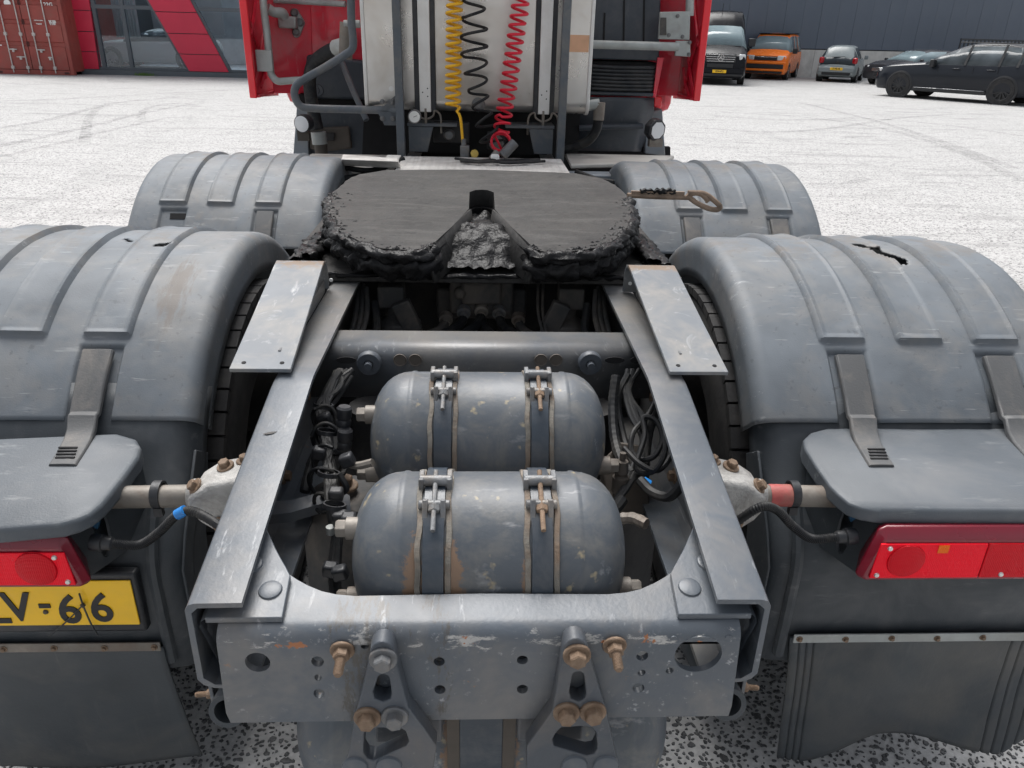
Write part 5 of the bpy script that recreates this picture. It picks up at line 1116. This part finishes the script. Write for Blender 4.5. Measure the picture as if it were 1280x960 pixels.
# ---------------- right of the tanks: coiled cables, sensor, steel pipe
hose([B_(770, 470, 1.46), B_(766, 505, 1.42), B_(768, 545, 1.36), B_(776, 575, 1.30), B_(790, 592, 1.26)], .010, corr=70)
hose([B_(785, 468, 1.48), B_(772, 500, 1.44), B_(780, 550, 1.37), B_(792, 580, 1.30), B_(786, 605, 1.25), B_(776, 618, 1.23)], .008)
lp = [B_(820, 500, 1.40), B_(808, 522, 1.37), B_(792, 540, 1.33), B_(789, 562, 1.30), B_(800, 574, 1.28), B_(818, 570, 1.27), B_(828, 548, 1.29), B_(820, 526, 1.32), B_(804, 522, 1.33), B_(806, 545, 1.30), B_(795, 585, 1.25), B_(815, 590, 1.23), B_(830, 570, 1.23), B_(832, 540, 1.27)]
hose(lp, .0055); hose([B_(842, 540, 1.30), B_(838, 570, 1.26), B_(822, 588, 1.23), B_(800, 580, 1.24), B_(780, 560, 1.28)], .0055)
hose([B_(778, 625, 1.20), B_(770, 635, 1.18), B_(758, 640, 1.18)], .011)
hose([B_(800, 600, 1.20), B_(815, 615, 1.17), B_(835, 621, 1.14), B_(850, 608, 1.13), B_(856, 590, 1.14)], .0095)
p = B_(803, 602, 1.20); MB().cyl(p, p+Vector((.012, -.004, -.006)), .0105, 12).build('cable_tag', 'blue_clip', T)
hose([B_(776, 648, 1.13), B_(792, 648, 1.12), B_(808, 655, 1.10)], .010, 'tube_steel', 'steel_pipe', corr=50)
p = B_(776, 596, 1.24); MB().lathe([(0, .05), (.006, .05), (.006, .035), (.012, .033), (.014, .01), (.011, .005), (.016, 0), (.016, -.03), (.012, -.034), (.012, -.05), (0, -.05)], p, (.02, .1, 1), 16).build('pressure_sensor', 'brown_dirty', T)
m = MB(); m.prism([B_(753, 575, 1.32), B_(776, 552, 1.34), B_(800, 556, 1.34), B_(812, 600, 1.30), B_(812, 650, 1.25), B_(760, 650, 1.25), B_(755, 600, 1.30)], (0, .03, -.03)); m.build('sensor_bracket', 'brown_dirty', T, bevel=.004)
m = MB(); m.lathe([(0, 0), (.085, 0), (.09, -.03), (.09, -.22)], (.27, 1.30, .80), (0, 0, 1), 30); m.build('air_spring', 'axle_dark', T)
hose([B_(835, 470, 1.45), B_(828, 500, 1.41), B_(812, 540, 1.36), B_(806, 600, 1.28)], .008)
MB().cyl((.245, 1.47, .55), (.245, 1.47, .93), .045, 20).build('shock_absorber', 'axle_dark', T)
# ---------------- deck behind the cab
mat('pale_panel', (.52, .50, .46), .6, var=.12, dirt=((.36, .33, .29), .6, 5))
def checker(name, pts, z, th, par):
    """tread plate: sheet with raised lozenges"""
    P = [Vector((x, y, z)) for x, y in pts]; m = MB(); m.prism(P, (0, 0, -th)); o = m.build(name, 'checker_white', par, bevel=.002)
    b = MB(); x0, x1 = min(p.x for p in P), max(p.x for p in P); y0, y1 = min(p.y for p in P), max(p.y for p in P); i = 0; y = y0+.015
    while y < y1-.01:
        x = x0+.015+(.018 if i % 2 else 0)
        while x < x1-.01:
            R = Matrix.Rotation(radians(45 if i % 2 else -45), 3, 'Z'); b.add([Vector((x, y, z-.0005))+R @ Vector(v) for v in ((-.014, 0, 0), (0, -.004, 0), (.014, 0, 0), (0, .004, 0), (0, 0, .003))], [(0, 1, 4), (1, 2, 4), (2, 3, 4), (3, 0, 4)]); x += .036
        y += .018; i += 1
    lz = b.build('tread_lozenges', 'checker_white', o, ang=None); lz['kind'] = 'stuff'
    return o
checker('deck_plate', [(-.37, 3.36), (.385, 3.36), (.385, 3.78), (-.37, 3.78)], 1.115, .006, T)
checker('deck_plate', [(-.44, 3.52), (-.375, 3.50), (-.375, 3.72), (-.44, 3.72)], 1.128, .006, T)
w_ = lambda px, py, z: at_z(px, py, z)
m = MB(); m.prism([w_(428, 193, 1.15), w_(498, 198, 1.15), w_(499, 202, 1.15), w_(426, 199, 1.15)], (0, .05, -.035)); m.build('deck_angle', 'checker_white', T, bevel=.006)
m = MB(); m.b2(-.86, -.42, 3.66, 4.02, 1.04, 1.085); m.build('deck_panel', 'pale_panel', T, bevel=.01)
m = MB(); m.prism([(.43, 3.74, 1.095), (.90, 3.88, 1.095), (1.02, 4.12, 1.095), (.44, 4.12, 1.095)], (0, 0, -.02)); m.build('deck_panel', 'pale_panel', T, bevel=.006)
MB().b2(.40, .62, 3.55, 3.66, 1.03, 1.08).build('battery_tray', 'panel_grey', T, bevel=.008); MB().b2(.60, .66, 3.53, 3.6, 1.06, 1.095).build('toggle_latch', 'black_plastic', T, bevel=.006)
for s, p0 in ((1, .66), (-1, -.66)):
    hose([(s*.44, 3.60, 1.085), (s*.52, 3.50, 1.07), (s*.62, 3.46, 1.06), (s*.70, 3.5, 1.04)], .012)
hose([(-.70, 3.62, 1.09), (-.60, 3.50, 1.10), (-.50, 3.50, 1.09), (-.42, 3.58, 1.10), (-.36, 3.66, 1.12)], .012)
# ---------------- hydraulic oil tank on its stand
y0 = 3.97; xl, xr2, zb, zt2 = -.562, .528, 1.302, 2.5
m = MB(); r_ = .055
pf = [(y0, zt2), (y0, zb+r_)]+[(y0+r_*(1-cos(a*pi/12)), zb+r_*(1-sin(a*pi/12))) for a in range(1, 7)]+[(y0+.42, zb), (y0+.42, zt2)]
m.prism([(xl, y, z) for y, z in pf], (xr2-xl, 0, 0)); ot = m.build('oil_tank', 'stainless', T, ang=40, label='bare steel oil tank behind the cab')
for x in (xl-.004, xr2-.014): m = MB(); m.prism([(x, y-.006 if y < y0+.2 else y+.006, z-(.006 if z < 1.5 else 0)) for y, z in pf], (.018, 0, 0)); m.build('end_rim', 'stainless_edge', ot, bevel=.003)
for xc, rx in ((-.272, .02), (.305, .02)):
    for dx, w, mn, out_, nm in ((-.040, .024, 'black_plastic', .014, 'strap_rubber_edge'), (.040, .024, 'black_plastic', .014, 'strap_rubber_edge'), (0, .056, 'stainless_edge', .018, 'tank_strap')):
        MB().b2(xc+dx-w/2, xc+dx+w/2, y0-out_, y0+.001, zb-.002, zt2).build(nm, mn, ot, bevel=.003)
    m = MB(); m.tube([(xc-.075, y0-.01, zb-.10), (xc-.072, y0-.01, zb-.02), (xc-.045, y0-.012, zb+.005), (xc-.035, y0-.014, zb-.02), (xc, y0-.014, zb-.035), (xc+.035, y0-.014, zb-.02), (xc+.045, y0-.012, zb+.005), (xc+.072, y0-.01, zb-.02), (xc+.075, y0-.01, zb-.10)], .005, 8); m.cyl((xc, y0-.014, zb-.11), (xc, y0-.014, zb+.015), .007, 10); m.build('strap_hook', 'tube_steel', ot)
    for k in range(3): MB().lathe([(0, .002), (.003, .0018), (.0035, 0)], (xc+.012*(-1)**k, y0-.018, zb+.07+k*.018), FB, 8).build('rivet', 'axle_dark', ot)
p = at_y(598, 131, y0); MB().lathe([(0, .03), (.012, .03), (.014, .012), (.032, .010), (.034, 0)], p, FB, 20).build('drain_port', 'bolt_grey', ot)
p = at_y(489, 111, y0-.002); MB().cyl((p.x, y0-.002, p.z), (p.x, y0+.002, p.z), .012, 14).build('sticker', 'sticker_white', ot)
# warm reflection painted as an orange band on the right
mat('reflection_orange', (.72, .42, .26), .5, metal=.4, var=.2, vs=6)
for x0_, x1_ in ((.398, .51),): MB().b2(.388, .512, y0-.0012, y0+.002, 1.585, 1.66).build('warm_reflection', 'reflection_orange', ot)
# stand below it
for s in (-1, 1):
    a = [(s*.355, 3.93, 1.115), (s*.355, 3.93, 1.235), (s*.235, 3.93, 1.235), (s*.265, 3.93, 1.115)]
    MB().prism(a, (0, .02, 0)).build('stand_leg', 'post_paint', T, bevel=.002)
    MB().b2(s*.12, s*.36, 3.925, 4.10, 1.237, 1.249).build('stand_flange', 'post_paint', T)
    MB().b2(s*.367, s*.405, 3.83, 3.87, 1.066, 2.5).build('frame_post', 'post_paint', T, bevel=.003)
MB().b2(-.36, .36, 4.30, 4.34, 1.06, 1.30).build('stand_back', 'dark_void', T)
m = MB(); m.b2(-.24, -.06, 4.0, 4.05, 1.15, 1.25); pb = m.build('pump_block', 'axle_dark', T, bevel=.006); MB().lathe([(0, .02), (.02, .02), (.024, .01), (.03, 0)], (-.16, 4.0, 1.19), FB, 16).build('pump_cap', 'bolt_grey', pb)
m = MB(); m.b2(.03, .12, 3.95, 4.02, 1.13, 1.21); m.build('pump_block', 'axle_dark', T, bevel=.006)
MB().lathe([(0, .03), (.03, .03), (.036, .02), (.036, 0)], (.075, 3.93, 1.165), FB, 20).build('coupling_ring', 'bolt_grey', T)
p = at_y(518, 146, 3.86); g_ = MB(); g_.lathe([(0, 0), (.031, 0), (.031, -.04), (0, -.04)], p, FB, 24); go2 = g_.build('pressure_gauge', 'bolt_grey', T); MB().lathe([(0, .0012), (.026, .0012), (.026, 0)], p, FB, 22).build('gauge_face', 'gauge_white', go2); MB().box(p+Vector((.004, -.002, .002)), (.018, .001, .002), Matrix.Rotation(-.4, 3, 'Y')).build('needle', 'axle_dark', go2)
# ---------------- coiled air hoses
def coil(name, mname, axis_pts, rad, turns, tube, lab, grow=None, tail=None, loosen=None, ph=0):
    A = [Vector(p) for p in axis_pts]; n = turns*18; pts = []; seg = [(A[i+1]-A[i]).length for i in range(len(A)-1)]; tot = sum(seg)
    for i in range(n+1):
        t = i/n; f = (t+.006*noise.noise((t*turns*.6, ph, 3)))*tot; f = max(0, min(tot-1e-5, f)); k = 0
        while f > seg[k]: f -= seg[k]; k += 1
        c = A[k].lerp(A[k+1], f/seg[k]); a = 2*pi*turns*t+ph; rr = rad*(1+.10*noise.noise((t*turns*.9, 2, ph))) if not grow else rad*grow(t)
        d = (A[k+1]-A[k]).normalized(); u = Vector((1, 0, 0)); u = (u-d*u.dot(d)).normalized(); v = d.cross(u); pts.append(c+u*rr*cos(a)+v*rr*sin(a))
    if tail: pts += [Vector(p) for p in tail]
    return MB().tube(pts, tube, 7, 1, smooth=False).build(name, mname, T, label=lab)
yc_ = 3.82
coil('coil_hose', 'hose_yellow', [(-.115, yc_, 2.35), (-.120, yc_, 1.9), (-.128, yc_, 1.6), (-.134, yc_, 1.335)], .033, 32, .0068, 'yellow coiled air hose', tail=[at_y(571, 139.5, yc_-.01), at_y(573.5, 142, yc_-.01), at_y(575.5, 147, yc_-.01), at_y(576.5, 155, yc_-.005), at_y(577.5, 166, yc_), at_y(578.5, 180, yc_)])
coil('coil_hose', 'hose_black', [(-.06, yc_, 2.35), (-.05, yc_, 1.95), (-.035, yc_, 1.72), (-.035, yc_-.01, 1.56), (-.018, yc_, 1.42), (.012, yc_-.02, 1.29), (.06, yc_-.03, 1.17)], .046, 16, .0066, 'black coiled cable hanging between the yellow and red hoses', grow=lambda t: .85+.25*sin(t*13)+.35*t)
coil('coil_hose', 'hose_red', [(.24, yc_, 2.30), (.195, yc_, 1.95), (.155, yc_, 1.65), (.125, yc_, 1.42), (.105, yc_, 1.30), (.096, yc_-.02, 1.235)], .036, 27, .0066, 'red coiled air hose ending in a slack loop', tail=None)
m = MB(); pts = []
for i in range(60):
    a = i/59*2*pi*3.2; pts.append(Vector((.093+.045*cos(a+1.0), yc_-.06+.02*i/59, 1.195+.042*sin(a+1.0)-.012*i/59)))
pts += [Vector((.10, yc_-.03, 1.15)), Vector((.085, yc_-.03, 1.125))]; m.tube(pts, .0060, 7, 1, smooth=False); m.build('coil_loop', 'hose_red', T)
p = at_y(581, 192, yc_); m = MB(); m.b2(p.x-.022, p.x+.022, yc_-.02, yc_+.02, 1.10, 1.165); m.cyl((p.x-.005, yc_, 1.16), (p.x-.005, yc_, 1.195), .012, 12); vv = m.build('coupling_head', 'bolt_grey', T, bevel=.005)
p = at_y(593, 192, yc_-.03); MB().lathe([(0, .008), (.018, .008), (.020, 0), (.008, -.01), (0, -.03)], p, (.3, -1, .1), 14).build('coupling_cap', 'brass', vv)
m = MB(); m.cyl((.10, 3.74, 1.13), (.16, 3.76, 1.19), .024, 14); m.cyl((.05, 3.70, 1.12), (.075, 3.72, 1.15), .016, 12); m.build('coupling_head', 'bolt_grey', T)
MB().b2(.045, .085, 3.66, 3.70, 1.115, 1.145).build('plug_cap', 'sticker_white', T, bevel=.008)
rh = random.Random(21)
for k in range(4):
    hose([(-.10+rh.uniform(-.03, .03), 3.62+rh.uniform(-.06, .06), 1.128), (-.02, 3.56+rh.uniform(-.05, .05), 1.130), (.05, 3.60+rh.uniform(-.06, .06), 1.132), (.11, 3.56+rh.uniform(-.05, .05), 1.130), (.22+rh.uniform(-.05, .08), 3.62+rh.uniform(-.04, .05), 1.128)], .006, nm='cable')
# ---------------- cab
def sheet(pts, th, name, mname, par, bevel=.004): m = MB(); m.prism(pts, th); return m.build(name, mname, par, bevel=bevel)
YC = 4.75
m = MB(); rows = []
for i in range(37):
    z = 1.44+(3.0-1.44)*i/36; row = []
    for j in range(61):
        x = -1.14+2.28*j/60; e = min(x+.88, -.50-x, z-1.58); h = .028*sst(-.015, .025, e); e2 = max(abs(x+.80)/.14, abs(z-1.50)/.022); h -= .012*max(0, 1-e2*e2)
        row.append((x, YC-h, z))
    rows.append(row)
m.grid(rows); cab = m.build('cab_back_wall', 'cab_red', T, ang=60, solid=.006)
MB().b2(-1.14, 1.14, YC+.03, YC+1.9, 1.25, 3.0).build('cab_body', 'cab_red', T, bevel=.05)
for s in (-1, 1):
    # side fairing: outer skin, folded rear edge and stiffening ribs inside
    xo = -1.205 if s < 0 else 1.165; zb3 = 1.318 if s < 0 else 1.352
    fo = sheet([(xo, 4.36, zb3), (xo, 4.36, 3.0), (xo, 4.90, 3.0), (xo, 4.90, zb3-.03)], (s*.012, 0, 0), 'side_fairing', 'cab_red', T)
    MB().b2(xo-s*.022, xo+s*.016, 4.335, 4.358, zb3-.002, 3.0).build('edge_fold', 'cab_red_edge', fo, bevel=.005)
    MB().b2(xo-s*.001, xo-s*.03, 4.358, 4.90, zb3+.0, zb3+.012).build('bottom_fold', 'cab_red', fo)
    for a, b in (((4.38, 1.36), (4.66, 1.62)), ((4.62, 1.40), (4.40, 1.72)), ((4.42, 1.62), (4.70, 1.95)), ((4.70, 1.50), (4.50, 1.36))):
        MB().tube([(xo-s*.004, a[0], a[1]), (xo-s*.010, (a[0]+b[0])/2, (a[1]+b[1])/2), (xo-s*.004, b[0], b[1])], .009, 6).build('stiffener', 'cab_red', fo)
    sheet([(xo-s*.03, 4.66, zb3), (xo-s*.03, 4.66, 2.6), (xo-s*.30, 4.74, 2.6), (xo-s*.24, 4.74, zb3)], (0, .01, 0), 'inner_panel', 'cab_red', fo)
yb = 4.42
c_ = lambda px, py, y=yb: at_y(px, py, y)
# galvanised bent tube and its brackets, left
m = MB(); m.tube([c_(327, -60), c_(329, 0), c_(334, 45), c_(338, 86), c_(341, 96), c_(348, 101.5), c_(360, 101), c_(378, 100)], .019, 12, 5); gt = m.build('fairing_tube', 'galvanised', T)
MB().box(c_(331, 76, 4.41), (.085, .03, .105)).build('tube_bracket', 'galvanised', gt, bevel=.004)
m = MB(); m.tube([c_(334, 10, 4.48), c_(342, 15, 4.5), c_(352, 16, 4.52), c_(356, 21, 4.54)], .026, 12); m.build('swivel_arm', 'galvanised', gt)
yb2 = 4.69
m = MB(); q = [(at_y(*v, yb2).x, at_y(*v, yb2).z) for v in ((363, 15), (364, 11), (368, 10), (371, 12), (380, 27), (380, 30), (374, 45), (371, 47.5), (367, 46), (365, 42), (366, 32), (365, 26))]
m.plate(q, [], (0, yb2, 0), (1, 0, 0), (0, 0, 1), (0, 1, 0), .03); hp_ = m.build('hinge_plate', 'galvanised', T, bevel=.006)
for px, py in ((368, 16), (375, 28), (370, 40)): MB().lathe([(0, .012), (.014, .012), (.018, .004), (.022, 0)], at_y(px, py, yb2), FB, 14).build('bolt', 'bolt_grey', hp_)
MB().box(at_y(360, 28, 4.66), (.10, .06, .06)).build('hinge_arm', 'galvanised', hp_, bevel=.01)
m = MB(); m.tube([at_y(342, 0, 4.66), at_y(375, 1.5, 4.66), at_y(432, 5, 4.60)], .016, 10); m.build('stay_rod', 'galvanised', T)
# black guard tube loop, left
yg = 4.02
m = MB(); m.tube([c_(438, -60, yg), c_(439, 20, yg), c_(441.5, 52, yg), c_(439.5, 62, yg), c_(432, 68, yg), c_(405, 85, yg), c_(378, 100.5, yg), c_(369.5, 109, yg), c_(368.5, 120, yg), c_(374, 131, yg), c_(386, 135, yg), c_(430, 136.5, yg), c_(498, 138, yg-.12)], .019, 12, 5); m.build('guard_tube', 'post_paint', T)
m = MB(); m.plate([(0, 0), (.10, 0), (.10, .085)], [], (at_y(474, 133, 3.9).x, 3.90, 1.31), (1, 0, 0), (0, 0, 1), (0, 1, 0), .006); g1 = m.build('gusset', 'post_paint', T)
for px, py in ((478, 127), (490, 127), (478, 148), (491, 148)): inst('bolt', BOLT_G, g1, at_y(px, py, 3.895), FB, 0, .7)
m = MB(); m.plate([(0, .0), (.11, .0), (.11, -.06), (.03, -.06)], [], (at_y(472, 140, 3.9).x, 3.90, at_y(472, 140, 3.9).z), (1, 0, 0), (0, 0, 1), (0, 1, 0), .006); m.build('gusset', 'post_paint', T)
# filler hose on the left
hose([at_y(436, 62, 4.2), at_y(428, 58, 4.25), at_y(408, 66, 4.3), at_y(392, 80, 4.35), at_y(387, 100, 4.38), at_y(390, 130, 4.38), at_y(397, 162, 4.36)], .034, seg=14)
MB().cyl(at_y(420, 60, 4.27), at_y(432, 56.5, 4.22), .040, 14).build('hose_clamp', 'galvanised', T); m = MB(); m.cyl(at_y(432, 74, 4.2), at_y(433.5, 28, 4.2), .034, 14); m.build('riser_pipe', 'tube_steel', T); MB().cyl(at_y(430, 30, 4.18), at_y(450, 30, 4.18), .018, 10).build('tap_handle', 'galvanised', T)
MB().cyl(at_y(398, 165, 4.34), at_y(400, 180, 4.34), .040, 14).build('hose_clamp', 'galvanised', T); MB().cyl(at_y(401, 180, 4.34), at_y(402, 193, 4.34), .034, 14).build('pipe_end', 'brown_dirty', T)
# dark plastic box below the red wall, left
q = [at_y(*v, 4.62) for v in ((383, 68), (459, 77), (459, 125), (388, 123), (380, 95))]; m = MB(); m.prism(q, (0, .2, 0)); lb = m.build('air_duct', 'intake_plastic', T, bevel=.015)
for px in (392, 397): MB().lathe([(.012, 0), (.03, .004), (.034, 0)], at_y(px, 113, 4.615), FB, 18).build('moulded_ring', 'intake_plastic', lb)
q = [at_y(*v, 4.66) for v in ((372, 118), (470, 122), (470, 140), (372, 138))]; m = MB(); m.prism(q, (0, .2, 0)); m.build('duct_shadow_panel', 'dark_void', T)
# lower cab corner, left
q = [at_y(*v, 4.55) for v in ((371, 132), (384, 136), (386, 198), (366, 200))]; sheet(q, (0, .25, 0), 'corner_skirt', 'panel_grey', T)
q = [at_y(*v, 4.60) for v in ((384, 138), (455, 140), (455, 200), (384, 200))]; sheet(q, (0, .1, 0), 'rear_skirt', 'intake_plastic', T)
q = [at_y(*v, 4.56) for v in ((387, 160), (436, 158), (440, 186), (402, 190), (386, 186))]; sheet(q, (0, .03, 0), 'exhaust_cover', 'brown_dirty', T, .01)
q = [at_y(*v, 4.545) for v in ((404, 166), (418, 166), (418, 176), (404, 176))]; sheet(q, (0, .01, 0), 'cover_plate', 'axle_dark', T)
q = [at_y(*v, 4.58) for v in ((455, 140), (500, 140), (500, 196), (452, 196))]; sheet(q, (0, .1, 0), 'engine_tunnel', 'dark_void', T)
MB().tube([at_y(424, 70, 4.5), at_y(440, 110, 4.4), at_y(458, 150, 4.3)], .016, 8).build('brace', 'post_paint', T)
# work lamps
p = at_y(377, 155, 4.16); m = MB(); ax = Vector((-.35, -1, -.05)); m.lathe([(0, 0), (.044, 0), (.046, -.02), (.042, -.05), (.02, -.06), (0, -.06)], p, ax, 26); wl = m.build('work_lamp', 'black_plastic', T, label='round work lamp at the left cab corner'); MB().lathe([(0, .006), (.03, .005), (.040, .001)], p, ax, 26).build('lamp_glass', 'lamp_glass', wl); MB().box(p+Vector((0, .03, -.06)), (.06, .04, .05)).build('lamp_foot', 'brown_dirty', wl)
p = at_y(822, 163, 4.16); ax = Vector((.45, -1, -.1)); rq = ax.to_track_quat('Z', 'Y').to_matrix(); m = MB(); oc = [(.055*cos(a*pi/4+pi/8)*1.0, .055*sin(a*pi/4+pi/8)*1.05) for a in range(8)]
m.prism([p+rq @ Vector((a, b, 0)) for a, b in oc], -ax.normalized()*.05); wl2 = m.build('work_lamp', 'black_plastic', T, bevel=.006, label='octagonal led work lamp at the right cab corner'); MB().prism([p+rq @ Vector((a*.76, b*.76, .001)) for a, b in oc], ax.normalized()*.004).build('lamp_glass', 'lamp_glass', wl2); MB().box(p+Vector((0, .03, -.065)), (.07, .05, .04)).build('lamp_foot', 'tube_steel', wl2)
# right: tall air intake, bellows and lower duct
yi = 4.46
def quad(pp, d, nm, mn, par, y=yi, bev=.008): return sheet([at_y(*v, y) for v in pp], (0, d, 0), nm, mn, par, bev)
it = quad(((735, -70), (828, -70), (824, 76), (735, 74)), .3, 'air_intake', 'intake_plastic', T)
for px in (754, 779, 804): quad(((px+1, -40 if px > 760 else 16), (px+3, -40 if px > 760 else 16), (px+1.6, 53), (px-.4, 53)), .01, 'groove', 'dark_void', it, yi-.006, 0)
for k in range(7):
    z = at_y(778, 83.5+k*4.6, yi).z; x0_, x1_ = at_y(735, 90, yi).x, at_y(819, 90, yi).x
    m = MB(); m.tube([(x0_, yi+.06, z), (x0_+.02, yi-.005, z), ((x0_+x1_)/2, yi-.010, z-.003), (x1_-.02, yi-.005, z), (x1_, yi+.06, z)], .0095, 8, 6); m.build('bellows_fold', 'black_plastic', it)
quad(((736, 76), (821, 78), (818, 116), (735, 114)), .25, 'bellows_core', 'dark_void', it, yi+.02)
quad(((735, 114), (818, 116), (817, 121), (735, 119)), .26, 'duct_flange', 'intake_plastic', it, yi-.012)
m = MB(); P = []
for i in range(15):
    t = i/14; py = 121+t*66; dep = .10*t*t
    P.append([at_y(704+(-2)*t, py, yi+dep), at_y(760, py+.3, yi+dep-.01), at_y(800-10*t, py+.8, yi+dep), at_y(816-22*max(0, t-.25)**1.0, py+1, yi+dep+.05)])
m.grid(P); du_ = m.build('lower_duct', 'intake_plastic', T, ang=60, solid=.012)
m = MB(); m.tube([at_y(724, 160, yi-.02), at_y(760, 158.5, yi-.03), at_y(803, 158, yi)], .016, 8); m.build('moulded_ridge', 'intake_plastic', du_)
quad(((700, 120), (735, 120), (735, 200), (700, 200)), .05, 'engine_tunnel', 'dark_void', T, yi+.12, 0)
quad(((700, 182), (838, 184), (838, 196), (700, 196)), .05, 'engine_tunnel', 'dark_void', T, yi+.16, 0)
quad(((806, 140), (828, 136), (832, 195), (806, 192)), .2, 'corner_skirt', 'panel_grey', T, 4.58)
quad(((818, 120), (828, 121), (827, 135), (817, 134)), .2, 'fairing_foot', 'cab_red_edge', T, 4.5)
# galvanised cross tube and bracket plates, right
yq = 4.30
MB().cyl(at_y(738, 55.5, yq), at_y(848, 58.5, yq), .021, 16).build('fairing_tube', 'galvanised', T)
bp_ = quad(((825, 15), (863, 14), (862, 50), (823, 49)), .02, 'bracket_plate', 'galvanised', T, yq+.02, .003); quad(((845, 51), (863, 51), (863, 71), (844, 70)), .02, 'bracket_plate', 'galvanised', T, yq, .003)
quad(((826, 22), (833, 22), (833, 44), (825, 44)), .01, 'cutout', 'chassis_dirty', bp_, yq+.012, 0); MB().cyl(at_y(862, 20, yq+.05), at_y(864, -60, yq+.05), .022, 12).build('fairing_tube', 'galvanised', T)
for px, py in ((847, 20), (853, 46), (836, 44), (862, 53), (861, 68)): inst('bolt', BOLT_G, bp_, at_y(px, py, yq-.002), FB, 0, .6)
quad(((822, 72), (830, 72), (820, 122), (816, 122)), .02, 'inner_edge', 'cab_red', T, 4.45, .002)
# return hose under the oil tank, right
MB().cyl(at_y(734, 132, 4.05), at_y(749, 130, 4.05), .026, 12).build('elbow_fitting', 'galvanised', T); MB().cyl(at_y(750, 128, 4.05), at_y(748, 150, 4.05), .028, 12).build('elbow_fitting', 'tube_steel', T)
hose([at_y(748, 150, 4.05), at_y(745, 163, 4.06), at_y(735, 176, 4.08), at_y(715, 184, 4.1), at_y(700, 187, 4.1)], .024, seg=12)
# dark blocking panels added so that the deck does not float over daylight
MB().b2(-.55, .55, 4.45, 4.52, .75, 1.30).build('underside_blocker', 'dark_void', T)
MB().b2(-1.05, 1.05, 5.0, 5.1, .45, 1.3).build('front_blocker', 'dark_void', T)
for s in (-1, 1):
    w = bpy.data.objects.new('wheel', TY); link(w, T); w.matrix_basis = Matrix.Translation((s*1.05, 6.2, .515))
# steering axle sits under the cab
MB().cyl((-1.0, 6.2, .5), (1.0, 6.2, .5), .06, 12).build('axle', 'axle_dark', T)
for o in bpy.data.objects:
    if '_w' in o: del o['_w']
